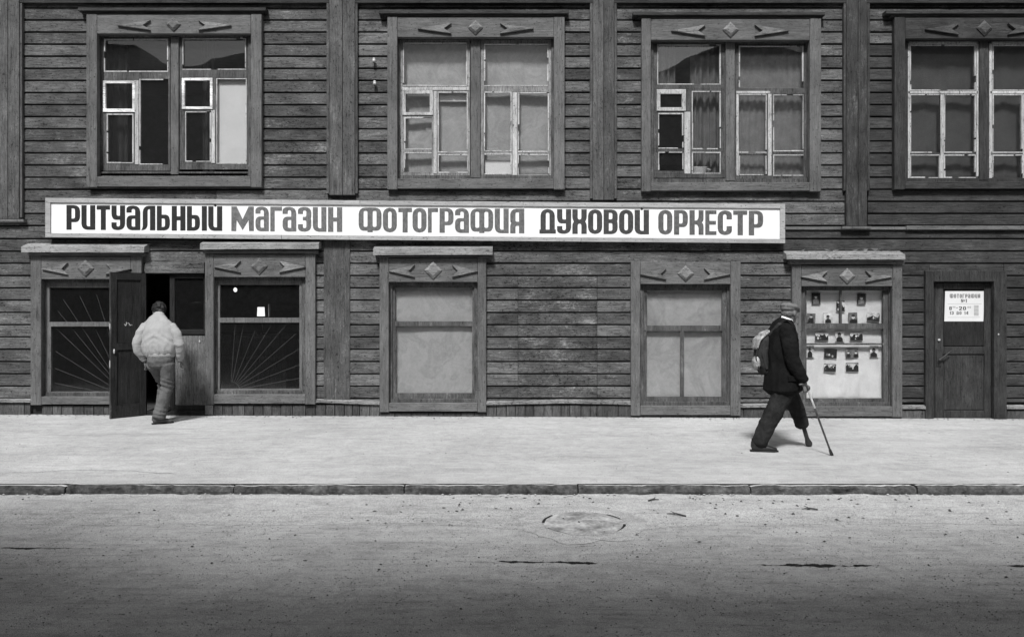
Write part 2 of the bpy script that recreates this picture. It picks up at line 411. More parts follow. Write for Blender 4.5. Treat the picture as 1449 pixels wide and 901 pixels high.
for (y0, y1) in rows_u+rows_l:
    hs = [h for h in obst if h[1] < y1 and h[3] > y0]
    ex = sorted({XL, XR} | {v for h in hs for v in (h[0], h[2]) if XL < v < XR}); pieces = []
    for a, b in zip(ex, ex[1:]):
        cov = [h for h in hs if h[0] < b and h[2] > a]; t, u = y0, y1
        for h in cov:                     # keep the strip above or below what covers the row here
            if h[1] <= t and h[3] >= u: t = u
            elif h[1] > t: u = min(u, h[1])
            else: t = max(t, h[3])
        if u-t <= 0: continue
        if pieces and pieces[-1][2] == a and pieces[-1][1] == t and pieces[-1][3] == u: pieces[-1][2] = b
        else: pieces.append([a, t, b, u])
    for r in pieces:
        if r[3]-r[1] < 4 or r[2]-r[0] < 4: continue
        if r[1] > 286 and r[3] < 331 and r[0] > 60 and r[2] < 1115: continue     # wholly behind the shop sign
        xs = [r[0]]
        if r[1] > 380:
            xs += [v for v in (733, 845) if r[0]+5 < v < r[2]-5]
        elif r[2]-r[0] > 430 : xs += [r[0]+(r[2]-r[0])*R.uniform(.35, .65)]
        xs.append(r[2])
        for a, b in zip(xs, xs[1:]):
            mid = (a+b)/2; m = M['plank']
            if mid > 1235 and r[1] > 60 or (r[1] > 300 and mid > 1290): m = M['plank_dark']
            if (506 < mid < 548 and 190 < r[1] < 275) or (370 < mid < 462 and 150 < r[1] < 275 and R.random() < .7): m = M['plank_peeled']
            if 733 <= mid <= 845 and r[1] > 380: m = M['plank_peeled']
            if (873 < mid < 1120 and r[1] > 470 or 688 < mid < 900 and 250 < r[1] < 380) and R.random() < .5: m = M['plank_peeled']
            plank(a+.3, r[1], b-.3, r[3], m, -.004 if 733 <= mid <= 845 and r[1] > 380 else 0); npl += 1
print('planks', npl)
# pilasters
for i, p in enumerate(PIL):
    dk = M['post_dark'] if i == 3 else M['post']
    pl = empty('pilaster', (0, 0, 0), house)
    x0, y0, x1, y1 = p; w = x1-x0
    mid = x0+w*R.uniform(.48, .56)
    pobj('face_board', (x0+4, y0-20, mid-.3, y1), -.075, .0, dk, pl)
    pobj('face_board', (mid+.3, y0-20, x1-4, y1), -.073, .0, dk, pl)
    pobj('edge_strip', (x0, y0-20, x0+3.7, y1-(50 if i == 3 else 2)), -.055, .0, dk, pl)
    pobj('edge_strip', (x1-3.7, y0-20, x1, y1-(50 if i == 3 else 2)), -.055, .0, dk, pl)
    if i in (0, 3): pobj('foot_moulding', (x0-2, y1+.3, x1+2, y1+4), -.085, .0, M['casing_v'], pl)
pobj('flat_post', (458, 338, 495, 566), -.018, .03, M['post'], house)
# string-course ledges
pobj('drip_ledge', (1112, 321, 1283, 325), -.03, .03, M['casing_h'], house)
pobj('drip_ledge', (1283, 319.5, XR, 325), -.055, .03, M['casing_h'], house)
pobj('drip_ledge', (XL, 311, 30, 315), -.05, .03, M['casing_h'], house)
pobj('frieze_moulding', (XL, -8, XR, 4.5), -.06, .03, M['casing_dark_h'], house)
# base ledge over the plinth, sagging like the photo's
def base_ledge(x0, x1, f):
    bm = bmesh.new(); prev = None; n = max(2, int((x1-x0)/16))
    for k in range(n+1):
        px = x0+(x1-x0)*k/n; a = at(px, f(px), -.05); b = at(px, f(px)+3.4, -.05)
        cur = [bm.verts.new(v) for v in ((a.x, .0, a.z+.02), (a.x, -.05, a.z), (a.x, -.052, b.z), (a.x, .0, b.z))]
        if prev:
            for q in range(3): bm.faces.new((prev[q], prev[q+1], cur[q+1], cur[q]))
        else: bm.faces.new(cur)
        prev = cur
    bm.faces.new(prev[::-1]); bmesh.ops.recalc_face_normals(bm, faces=bm.faces)
    obj('base_ledge', bm, M['ledge'], house)
base_ledge(XL, 43, lambda x: 566)
base_ledge(446, 537, lambda x: 566+(x-446)/91*3)
base_ledge(688, 893, lambda x: 569+2.2*abs(((x-688)/205-.55))*2-2)
base_ledge(1048, 1121, lambda x: 573)
base_ledge(1277, 1310, lambda x: 575)
base_ledge(1425, XR, lambda x: 575)
def plinth(x0, x1, top, step):
    x = x0
    while x < x1-2:
        w = min(x1-x, step*R.uniform(.75, 1.25)); w = x1-x if x1-x-w < 5 else w
        yo = R.uniform(-.006, .006)
        pobj('plinth_board', (x+.4, top, x+w-.4, 604), -.02+yo, .03, M['plinth'], house, .003); x += w
plinth(XL, 43, 571, 40); plinth(59, 157, 574, 14); plinth(302, 446, 573, 15); plinth(446, 537, 572, 13); plinth(537, 688, 584, 22)
plinth(688, 845, 573, 13); plinth(845, 893, 573, 24); plinth(893, 1121, 578, 50); plinth(1121, 1310, 580, 45); plinth(1425, XR, 580, 45)
pobj('corner_board', (XL-8, -80, XL+14, 600), -.05, .2, M['post'], house); pobj('corner_board', (XR-14, -80, XR+8, 600), -.05, .2, M['post'], house)

# --- windows
def polypx(bm, pts, yf, yb): prism(bm, [(at(x, y, yf).x, at(x, y, yf).z) for x, y in pts], yf, yb)
def ornaments(win, cx, cy, span, hgt, yf, mat):
    d = hgt*.62; cm = M['carved_dark'] if mat == M['casing_dark_h'] else M['carved_h']
    for s in (-1, 1):
        bm = bmesh.new()
        tip = cx+s*span; base = cx+s*span*.42
        polypx(bm, [(tip, cy+d*.1), (base, cy-d*.75), (base+s*span*.13, cy+d*.08), (base+s*span*.0, cy+d*.85)][::1], yf-.034, yf)
        obj('carved_dart', bm, cm, win)
    bm = bmesh.new(); c = at(cx, cy, yf); r = d*1.15/K
    vs = [bm.verts.new(v) for v in ((c.x-r, yf-.014, c.z), (c.x, yf-.014, c.z-r), (c.x+r, yf-.014, c.z), (c.x, yf-.014, c.z+r))]
    q = .62; ws = [bm.verts.new((c.x+(v.co.x-c.x)*q, yf-.036, c.z+(v.co.z-c.z)*q)) for v in vs]
    bk = [bm.verts.new((v.co.x, yf+.001, v.co.z)) for v in vs]
    bm.faces.new(ws)
    for i in range(4):
        j = (i+1) % 4; bm.faces.new((vs[i], vs[j], ws[j], ws[i])); bm.faces.new((bk[i], bk[j], vs[j], vs[i]))
    bmesh.ops.recalc_face_normals(bm, faces=bm.faces); obj('carved_diamond', bm, cm, win)

def window(w, dark=False, thin_hood=False, leg=None):
    win = empty('window', (0, 0, 0), house)
    mh, mv = (M['casing_dark_h'], M['casing_dark_v']) if dark else (M['casing_h'], M['casing_v'])
    c, o = w['c'], w['o']; yf = -.085 if thin_hood else -.065
    pobj('jamb_board', (c[0], c[1], o[0], c[3]), yf, -.004, mv, win, .005)
    pobj('jamb_board', (o[2], c[1], c[2], c[3]), yf, -.004, mv, win, .005)
    pobj('head_board', (o[0]+.3, c[1]+1, o[2]-.3, o[1]), yf+.004, -.004, mh, win, .005)
    pobj('sill_board', (o[0]+.3, o[3], o[2]-.3, c[3]-1), yf+.003, -.004, mh, win, .005)
    ornaments(win, (o[0]+o[2])/2, (c[1]+o[1])/2+1, (o[2]-o[0])*.37 if thin_hood else (o[2]-o[0])*.5, (o[1]-c[1])*.5, yf+.004, mh)
    # deep frame lining the opening
    bm = bmesh.new(); t = 4 if thin_hood else 5
    for r in ((o[0]-1, o[1]-1, o[0]+t, o[3]+1), (o[2]-t, o[1]-1, o[2]+1, o[3]+1), (o[0]+t, o[1]-1, o[2]-t, o[1]+t), (o[0]+t, o[3]-t-1, o[2]-t, o[3]+1)):
        pbox(bm, *r, .02, .16)
    obj('frame', bm, M['casing_dark_v'] if dark else M['sash_dark'], win)
    if thin_hood:
        pobj('cornice', (c[0]-12, c[1]-9, c[2]+6, c[1]-4.5), -.12, -.0, M['casing_dark_h'], win)
        pobj('cornice_soffit', (c[0]-6, c[1]-4.2, c[2]+2, c[1]-.3), -.085, -.0, M['casing_dark_h'], win)
    elif w['hood']:
        h = w['hood']; bm = bmesh.new(); y1 = -.155
        a = at(h[0], h[3], y1); b = at(h[2], h[1], y1); sag = R.uniform(-.01, .01); rw = []
        for k in range(7):
            x = a.x+(b.x-a.x)*k/6; z1 = b.z+sag*k/6+.004*noise.noise(Vector((x*3, 1, h[0]))); z0 = a.z+sag*k/6+.003*noise.noise(Vector((x*4, 2, h[0])))
            rw.append([bm.verts.new(v) for v in ((x, 0, b.z+.06), (x, y1, z1), (x, y1-.003, z0), (x, y1+.012, z0+.004), (x, 0, z0+.02))])
        for r0, r1 in zip(rw, rw[1:]):
            for q in range(5): bm.faces.new((r0[q], r0[(q+1) % 5], r1[(q+1) % 5], r1[q]))
        bm.faces.new(rw[0][::-1]); bm.faces.new(rw[-1]); bmesh.ops.recalc_face_normals(bm, faces=bm.faces)
        obj('hood', bm, M['fascia'], win)
        pobj('bed_moulding', (c[0]-3, h[3]+1, c[2]+3, c[1]-.4), -.10, -.0, mh, win)
    return win

def sash(win, outer, panes, mat, gl, yf=.045, yb=.085, name='sash', yg=.066, vents=(), bead=None):
    bm = bmesh.new()
    for r in cut_rects(outer, list(panes)+list(vents)): pbox(bm, *r, yf, yb, .0025)
    obj(name, bm, mat, win)
    if bead:
        bm = bmesh.new()
        for p in panes:
            x0, y0, x1, y1 = p; t = 1.5
            for k, (a, b) in enumerate(((x0, x1), (x0, x1), (y0+t, y1-t), (y0+t, y1-t))):
                if R.random() < .12: continue
                u = a
                while u < b-3:
                    v = min(b, u+(b-a)*R.uniform(.25, 1.1)); th = t*R.uniform(.7, 1.25)
                    r = ((u, y0, v, y0+th), (u, y1-th, v, y1), (x0, u, x0+th, v), (x1-th, u, x1, v))[k]
                    pbox(bm, *r, yf-.004, yg-.002, .001); u = v+R.choice((.0, 2, 5, 9))+.5
        obj('putty', bm, M['sash_light'], win)
    for p in panes:
        bm = bmesh.new(); pbox(bm, p[0]-.5, p[1]-.5, p[2]+.5, p[3]+.5, yg, yg+.003, .0005); pn = obj('pane', bm, gl, win); pn.data.materials.append(M['clear']); face_only(pn)

G, GD, GC = M['glass'], M['glass_dusty'], M['glass_clean']
w1 = window(UP[0], thin_hood=True)
for r in ((190.7, 114, 196, 233), (299, 156, 304, 231), (353-13, 50, 353-10, 55)): pobj('white_bar', r, .036, .05, M['sash_light'], w1)
pobj('mullion', (241.5, 52, 252.5, 247), .012, .12, M['casing_v'], w1)

def vent(win, outer, pane, mat, gl): sash(win, outer, [pane], mat, gl, .03, .07, 'vent', .052)
sash(w1, (141, 52, 241, 242), [(147, 55, 238, 102), (197, 112, 238, 233), (151, 161, 189, 231)], M['sash_dark'], G, vents=[(145, 114, 191, 159)], bead=True)
vent(w1, (145.4, 114.4, 190.6, 158.6), (149, 118, 187, 154), M['vent_white'], G)
sash(w1, (253, 52, 353, 240), [(258, 54, 348, 99), (262, 158, 298.5, 229), (306, 111, 349, 232)], M['sash_dark'], G, vents=[(256.5, 110, 301, 155)], bead=True)
vent(w1, (257, 110.4, 300.6, 154.6), (261, 114, 297, 151), M['vent_white'], G)
pobj('sill_rail', (142, 243, 352, 249), .02, .12, M['sash_dark'], w1)
w2 = window(UP[1], thin_hood=True)
for r in ((613.5, 129, 618, 246), (725.5, 131, 732, 248), (569, 124, 664, 128)): pobj('white_bar', r, .036, .05, M['sash_light'], w2)
pobj('mullion', (666, 55, 679.5, 252), .012, .12, M['casing_v'], w2)
sash(w2, (564, 56, 665, 249), [(570, 60, 661, 122), (572, 166, 611, 212), (572, 215.5, 611, 244), (619.5, 130, 662, 216), (619.5, 218.5, 662, 245)], M['sash_mid'], GD, vents=[(568.5, 127.5, 613, 163.5)], bead=True)
vent(w2, (569, 128, 612.6, 163), (574, 133, 608, 159), M['sash_light'], GD)
sash(w2, (680, 57, 782, 252), [(685, 62, 776, 122), (685, 130, 724, 214.5), (685, 217.5, 724, 247), (733, 131, 777, 215.5), (733, 218, 777, 249)], M['sash_mid'], GD, bead=True)
w3 = window(UP[2], thin_hood=True)
for r in ((968.5, 158.5, 977, 246), (1042, 129, 1090, 132.5), (1087, 133, 1092, 249), (1042, 133, 1045.5, 249)): pobj('white_bar', r, .036, .05, M['sash_light'], w3)
pobj('mullion', (1027, 59, 1040, 256), .012, .12, M['casing_v'], w3)
sash(w3, (925, 60, 1026.5, 252), [(930, 63, 1020, 120), (931.5, 160, 967, 210.5), (931.5, 215, 967, 242), (979, 129, 1020, 211.5), (979, 215, 1020, 246)], M['sash_dark'], G, vents=[(929, 126, 971, 157.5)], bead=True)
vent(w3, (929.4, 126.4, 970.6, 157), (934.5, 133, 965, 152), M['sash_light'], G)
sash(w3, (1040.5, 61, 1142, 253), [(1045.5, 65, 1137, 125), (1046, 133, 1085, 216.5), (1046, 219, 1085, 248), (1094, 134, 1137, 214.5), (1094, 219, 1137, 249)], M['sash_dark'], GD, bead=True)
w4 = window(UP[3], dark=True, thin_hood=True)  # its dark casing colour also carries the vignetting painted into this bay
for r in ((1331.3, 133.8, 1335.7, 253), (1447.8, 133.8, 1452.2, 253), (1285, 129, 1384, 133), (1401, 129, 1500, 133), (1284, 59, 1287.7, 253), (1382, 60, 1385, 250), (1400, 59, 1404, 253), (1284, 59, 1385, 62.6), (1400, 59, 1501, 62.6)):
    pobj('white_bar', r, .036, .05, M['sash_light'], w4)
pobj('mullion', (1386, 57, 1399, 255), .012, .12, M['casing_dark_v'], w4)
sash(w4, (1283, 58, 1385.5, 254), [(1288, 63, 1381, 128.5), (1288, 133.5, 1331, 216.5), (1288, 219, 1331, 252), (1336, 133.5, 1381, 216.5), (1336, 219, 1381, 252)], M['sash_dark'], G, bead=True)
sash(w4, (1399.5, 58, 1502, 254), [(1404.5, 63, 1497, 128.5), (1404.5, 133.5, 1447.5, 216.5), (1404.5, 219, 1447.5, 252), (1452.5, 133.5, 1497, 216.5), (1452.5, 219, 1497, 252)], M['sash_dark'], G, bead=True)

l1 = window(LO[0])
sash(l1, (63, 399, 181, 557), [(70, 407, 172, 455.5), (72, 462, 172, 554)], M['casing_v'], GC)
l2 = window(LO[1])
sash(l2, (306, 396, 428, 555), [(311, 403, 423.5, 449.5), (311, 456.5, 423.5, 550)], M['casing_v'], GC)
pobj('door_post', (290, 572.5, 301, 587), -.05, .03, M['casing_v'], l2)
l3 = window(LO[2])
sash(l3, (554, 402, 672, 566), [(559, 407, 668.5, 454.5), (560, 461.5, 668, 556)], M['sash_dark'], GD)
l4 = window(LO[3])
sash(l4, (910, 406, 1030, 570), [(915.5, 411, 1022, 460.5), (915, 468.5, 963, 561), (968, 468.5, 1022, 561)], M['sash_dark'], GD)
l5 = window(LO[4])
sash(l5, (1138, 408, 1259, 571), [(1141.5, 411, 1189, 457.5), (1191.5, 411, 1250, 457.5), (1141.5, 465.5, 1250, 485.5), (1141.5, 488, 1250, 563.5)], M['sash_dark'], GC)
# torn tin and rubbish on the hood of the display window
bm = bmesh.new()
for k in range(13):
    x = at(1130+R.random()*135, 0).x; c = Vector((x, -R.uniform(.05, .19), at(0, 359).z+.03))
    q = [c+Vector((R.uniform(-.06, .06), R.uniform(-.02, .02), R.uniform(-.01, .05))) for _ in range(4)]
    v = [bm.verts.new(p) for p in q]; bm.faces.new((v[0], v[1], v[2])); bm.faces.new((v[0], v[2], v[3]))
o = obj('torn_tin', bm, M['blind_dark'], l5); o['kind'] = 'stuff'

# wrought-iron sun-ray grilles
def grille(cx, cy, ends, yy=.12):
    g = empty('window_grille', (0, 0, 0), house)
    c = at(cx, cy, yy)
    for (px, py) in ends:
        e = at(px, py, yy); d = (e-c).normalized()
        bm = bmesh.new(); cyl(bm, c+d*.13, e, .0055, 6); obj('bar', bm, M['iron'], g)
    bm = bmesh.new(); prev = None
    for k in range(9):
        a = math.radians(10*k+5)*1.0; p = c+Vector((math.cos(a)*(.14 if ends[0][0] > cx else -.14), 0, math.sin(a)*.14))
        if prev is not None: cyl(bm, prev, p, .006, 6)
        prev = p
    obj('hub_arc', bm, M['iron'], g)
grille(326, 553, [(424, 535), (424, 516), (424, 493), (419, 472), (406, 458), (385, 458), (361, 468), (345, 458), (333, 458)])
grille(182, 562, [(78, 542), (78, 521), (79, 497), (80, 465), (82, 440), (90, 424), (113, 419), (137, 417), (160, 420)])

# double street door: left leaf swung out, right leaf closed
pobj('lintel_board', (205, 371, 289, 386.5), -.03, .03, M['plank'], house)
dr = empty('double_door', (0, 0, 0), house)
pobj('right_leaf_panel', (247.5, 474, 291, 573), .05, .08, M['door_grey'], dr)
bm = bmesh.new()
for r in ((240, 388, 247, 581), (247, 466, 293, 473), (247, 574, 293, 581), (288, 388, 294, 466), (247, 388, 288, 394)): pbox(bm, *r, .03, .09)
obj('right_leaf_frame', bm, M['door_dark'], dr)
pn = pobj('pane', (247, 394.3, 288, 465.7), .055, .06, GC, dr); pn.data.materials.append(M['clear']); face_only(pn)
pobj('threshold', (205, 581.5, 294, 590), -.03, .3, M['door_dark'], dr)
bm = bmesh.new(); ball(bm, at(282.5, 483, .045), .012, .01, .02, 8); obj('door_knob', bm, M['metal_pale'], dr)
# the open leaf
hx = at(205.5, 0, -.03).x; fe = at(156, 0, -.36).x
vec = Vector((fe-hx, -.33, 0)); Lw = vec.length
leaf = empty('open_door', (hx, -.03, 0), house); leaf.rotation_euler = (0, 0, math.atan2(vec.y, vec.x))
zt, zb = at(0, 386.5).z, .02
def lobj(name, x0, x1, z0, z1, yf, yb, mat):
    bm = bmesh.new(); box(bm, x0, x1, z0, z1, yf, yb, .003); return obj(name, bm, mat, leaf)
# in the leaf's frame x runs from the hinge to the free edge, the street side is at +y
bm = bmesh.new()
for (x0, x1, z0, z1) in ((0, .07, zb, zt), (Lw-.075, Lw-.006, zb, zt), (.07, Lw-.075, zt-.10, zt), (.07, Lw-.075, zb, zb+.2), (.07, Lw-.075, 1.0, 1.1)): box(bm, x0, x1, z0, z1, .022, -.022, .003)
obj('leaf_frame', bm, M['door_dark'], leaf)
lobj('leaf_panel', .07, Lw-.075, zb+.2, 1.0, .008, -.008, M['door_dark'])
lobj('leaf_panel', .07, Lw-.075, 1.1, zt-.1, .008, -.008, M['door_dark'])
bm = bmesh.new(); box(bm, Lw-.006, Lw+.004, zb, zt, .024, -.024, .002); obj('leaf_edge', bm, M['door_edge'], leaf)
bm = bmesh.new()
ball(bm, (Lw-.04, .035, .98), .012, .02, .035, 8); ball(bm, (Lw+.006, 0, 1.33), .006, .02, .05, 8); ball(bm, (Lw+.006, 0, .8), .006, .02, .06, 8)
obj('latch', bm, M['metal_pale'], leaf)
bm = bmesh.new()
for k in range(14):
    ball(bm, (Lw*.5+R.gauss(0, .03), .0085, 1.36+R.gauss(0, .022)), R.uniform(.003, .009), .001, R.uniform(.003, .009), 6)
o = obj('paint_splash', bm, M['paper'], leaf)

# the studio door on the right
d2 = empty('studio_door', (0, 0, 0), house)
bm = bmesh.new()
for r in ((1310, 383, 1321.5, 594), (1407, 383, 1425, 594), (1321.5, 383, 1407, 398.5)): pbox(bm, *r, -.055, .03, .006)
obj('door_casing', bm, M['casing_dark_v'], d2)
bm = bmesh.new()
for r in ((1321.5, 398.5, 1323.5, 592), (1405, 398.5, 1407, 592)): pbox(bm, *r, .02, .12)
obj('door_frame', bm, M['door_dark'], d2)
bm = bmesh.new()
for r in ((1323.5, 400, 1335, 592.5), (1393, 400, 1404.6, 592.5), (1335, 400, 1393, 409), (1335, 490.5, 1393, 501), (1335, 580.5, 1393, 592.5)): pbox(bm, *r, .03, .08, .006)
obj('door_leaf', bm, M['casing_dark_v'], d2)
pobj('door_panel', (1335.3, 409.3, 1392.7, 490.2), .052, .07, M['door_dark'], d2, .012)
pobj('door_panel', (1335.3, 501.3, 1392.7, 580.2), .046, .07, M['casing_dark_v'], d2, .012)
bm = bmesh.new(); cyl(bm, at(1329, 480.5, .03), at(1329, 480.5, .005), .017, 10); obj('lock', bm, M['metal_pale'], d2)
bm = bmesh.new(); pbox(bm, 1325.5, 494, 1332.5, 518, .018, .03, .003)
cyl(bm, at(1329.5, 508, .02), at(1329.5, 508, -.03), .011, 8); cyl(bm, at(1329.5, 509, -.03), at(1345, 497, -.035), .012, 8, .009); ball(bm, at(1345, 497, -.035), .014, .014, .014, 8); ball(bm, at(1329.5, 509, -.03), .016, .014, .016, 8)
obj('handle', bm, M['iron'], d2)
bm = bmesh.new(); ball(bm, at(1413, 473, -.056), .012, .008, .014, 8); obj('bell_button', bm, M['metal_pale'], d2)

# ------------------------------------------------------------------ lettering
def rp(pts, n=4):
    out = []; N_ = len(pts)
    for i, p in enumerate(pts):
        r = p[2] if len(p) > 2 else 0; b = Vector(p[:2])
        if r == 0: out.append(b); continue
        a = Vector(pts[i-1][:2]); c = Vector(pts[(i+1) % N_][:2])
        da, dc = a-b, c-b; ra = min(r, da.length*.49); rc = min(r, dc.length*.49)
        s, e = b+da.normalized()*ra, b+dc.normalized()*rc
        for k in range(n+1):
            t = k/n; out.append(s*(1-t)**2+b*2*t*(1-t)*.86+((s+e)/2)*2*t*(1-t)*.14+e*t*t)
    return out
w, s = .555, .207; q = w-s
GL = {
 'Р': (w, [[(0,0),(s,0),(s,.31),(w,.31,.24),(w,1,.24),(0,1)], [(s,.45),(q,.45,.07),(q,.87,.07),(s,.87)]]),
 'И': (w, [[(0,1),(0,0,.24),(w,0),(w,1),(q,1),(q,.14),(s,.14,.08),(s,1)]]),
 'Й': (w, [[(0,1),(0,0,.24),(w,0),(w,1),(q,1),(q,.14),(s,.14,.08),(s,1)], [(w*.40,1.03),(w*.5,.975),(w*.60,1.03),(w*.5,1.095)]]),
 'Т': (w, [[(0,.83),(w/2-s/2,.83),(w/2-s/2,0),(w/2+s/2,0),(w/2+s/2,.83),(w,.83),(w,1),(0,1)]]),
 'У': (w, [[(0,1),(s,1),(s,.58,.06),(q,.58),(q,1),(w,1),(w,0,.26),(0,0,.22),(0,.31),(s,.31),(s,.14,.06),(q,.14,.08),(q,.42),(0,.42,.24)]]),
 'а': (w, [[(w,0),(0,0,.22),(0,.60,.2),(q,.60),(q,.87,.08),(s,.87,.05),(s,.72),(0,.72),(0,1,.24),(w,1,.26)], [(s,.14,.06),(q,.14),(q,.47),(s,.47,.06)]]),
 'Л': (w, [[(0,0),(.16,.03,.1),(.25,.16,.1),(.25,.86,.08),(q,.86),(q,0),(w,0),(w,1),(.06,1,.26),(.06,.12,.08)]]),
 'Ь': (w, [[(0,0),(w,0,.24),(w,.64,.24),(s,.64),(s,1),(0,1)], [(s,.14),(q,.14,.07),(q,.49,.07),(s,.49)]]),
 'Н': (w, [[(0,0),(s,0),(s,.42),(q,.42),(q,0),(w,0),(w,1),(q,1),(q,.58),(s,.58),(s,1),(0,1)]]),
 'Ы': (.83, [[(0,0),(.54,0,.24),(.54,.64,.24),(s,.64),(s,1),(0,1)], [(s,.14),(.54-s,.14,.07),(.54-s,.49,.07),(s,.49)], [(.62,0),(.83,0),(.83,1),(.62,1)]]),
 'М': (.9, [[(0,0),(.19,0),(.21,.45),(.45,.04),(.69,.45),(.71,0),(.9,0),(.9,1),(.69,1),(.45,.48),(.21,1),(0,1)]]),
 'Г': (w, [[(0,0),(s,0),(s,.84),(w,.84),(w,1),(0,1)]]),
 'З': (w, [[(0,.30),(0,0,.24),(w,0,.24),(w,.53,.14),(w-.05,.53),(w,.53,.14),(w,1,.24),(0,1,.24),(0,.72),(s,.72),(s,.86,.05),(q,.86,.06),(q,.60,.06),(.2,.60),(.2,.46),(q,.46,.06),(q,.14,.06),(s,.14,.05),(s,.30)]]),
 'Ф': (.93, [[(.36,0),(.57,0),(.57,.06),(.93,.06,.26),(.93,1,.26),(0,1,.26),(0,.06,.26),(.36,.06)], [(.2,.21,.06),(.36,.21,.06),(.36,.87,.06),(.2,.87,.06)], [(.57,.21,.06),(.73,.21,.06),(.73,.87,.06),(.57,.87,.06)]]),
 'О': (w, [[(0,0,.27),(w,0,.27),(w,1,.27),(0,1,.27)], [(s,.15,.08),(q,.15,.08),(q,.85,.08),(s,.85,.08)]]),
 'Я': (w, [[(w,0),(w,1),(0,1,.24),(0,.44,.16),(.06,.41),(0,.38,.14),(0,0),(s,0),(s,.31,.06),(q,.31),(q,0)], [(s,.47,.06),(q,.47),(q,.86),(s,.86,.06)]]),
 'Д': (.62, [[(0,0),(.62,0),(.62,.16),(.58,.16),(.58,1,.27),(.04,1,.27),(.04,.16),(0,.16)], [(.24,.16),(.38,.16),(.38,.86,.07),(.24,.86,.07)]]),
 'Х': (w, [[(0,1),(0,.62,.08),(.06,.5),(0,.40,.08),(0,0),(s,0),(s,.42,.08),(q,.42,.08),(q,0),(w,0),(w,.40,.08),(w-.06,.5),(w,.62,.08),(w,1),(q,1),(q,.58,.08),(s,.58,.08),(s,1)]]),
 'В': (w, [[(0,0),(w,0,.24),(w,.52,.16),(w-.06,.52),(w,.53,.14),(w,1,.24),(0,1)], [(s,.13),(q,.13,.06),(q,.45,.06),(s,.45)], [(s,.6),(q,.6,.06),(q,.87,.06),(s,.87)]]),
 'К': (w, [[(0,0),(s,0),(s,.42),(.30,.42,.04),(.36,.30,.05),(.36,0),(w,0),(w,.42,.1),(w-.07,.5),(w,.58,.1),(w,1),(.36,1),(.36,.70,.05),(.30,.58,.04),(s,.58),(s,1),(0,1)]]),
 'Е': (w, [[(0,0),(w,0),(w,.15),(s,.15),(s,.42),(w*.96,.42),(w*.96,.57),(s,.57),(s,.85),(w,.85),(w,1),(0,1)]]),
 'С': (w, [[(w,.36),(w,0,.27),(0,0,.27),(0,1,.27),(w,1,.27),(w,.64),(q,.64),(q,.85,.08),(s,.85,.08),(s,.15,.08),(q,.15,.08),(q,.36)]]),
 '1': (.3, [[(.1,0),(.3,0),(.3,1),(.14,1),(0,.82),(0,.72),(.1,.76)]]),
 '2': (w, [[(0,0),(w,0),(w,.15),(.24,.15),(w,.5,.14),(w,1,.24),(0,1,.24),(0,.68),(s,.68),(s,.86,.05),(q,.86,.06),(q,.55,.06),(0,.2)]]),
 '8': (w, [[(0,0,.24),(w,0,.24),(w,.52,.14),(w-.05,.52),(w,.53,.14),(w,1,.24),(0,1,.24),(0,.53,.14),(.05,.52),(0,.52,.14)], [(s,.13,.06),(q,.13,.06),(q,.45,.06),(s,.45,.06)], [(s,.6,.06),(q,.6,.06),(q,.87,.06),(s,.87,.06)]]),
 '3': None, '4': (w, [[(.33,0),(w,0),(w,1),(.3,1),(0,.4),(0,.22),(.33,.22)], [(.17,.38),(.33,.38),(.33,.75)]]),
 '-': (.4, [[(0,.42),(.4,.42),(.4,.56),(0,.56)]]),
}
GL['3'] = GL['З']; GL['0'] = GL['О']
# number sign built from a narrow N and a small o
GL['№'] = (.9, [[(0,0),(.14,0),(.14,.6),(.36,0),(.5,0),(.5,1),(.36,1),(.36,.4),(.14,1),(0,1)], [(.6,.3,.1),(.9,.3,.1),(.9,.8,.1),(.6,.8,.1)], [(.7,.42,.04),(.8,.42,.04),(.8,.68,.04),(.7,.68,.04)]])
GCACHE = {}
def glyph(ch, mat, depth=.004):
    key = (ch, mat.name)
    if key in GCACHE: return GCACHE[key]
    cu = bpy.data.curves.new('letter', 'CURVE'); cu.dimensions = '2D'; cu.fill_mode = 'BOTH'; cu.extrude = .5
    for poly in GL[ch][1]:
        pts = rp(poly); sp = cu.splines.new('POLY'); sp.points.add(len(pts)-1); sp.use_cyclic_u = True
        for pnt, v in zip(sp.points, pts): pnt.co = (v.x/GL[ch][0], v.y, 0, 1)
    o = bpy.data.objects.new('letter', cu); COL.objects.link(o)
    dg = bpy.context.evaluated_depsgraph_get(); me = bpy.data.meshes.new_from_object(o.evaluated_get(dg))
    bpy.data.objects.remove(o); bpy.data.curves.remove(cu)
    me.materials.clear(); me.materials.append(mat); me.name = 'letter'
    GCACHE[key] = me; return me
def letter(ch, x0, x1, ytop, ybot, yf, mat, parent, depth=.004, name='letter'):
    a = at(x0, ybot, yf); b = at(x1, ytop, yf)
    o = link(name, glyph(ch, mat), None, parent)
    o.rotation_euler = (rad(90), 0, 0); o.location = (a.x, yf, a.z); o.scale = (b.x-a.x, b.z-a.z, depth); return o

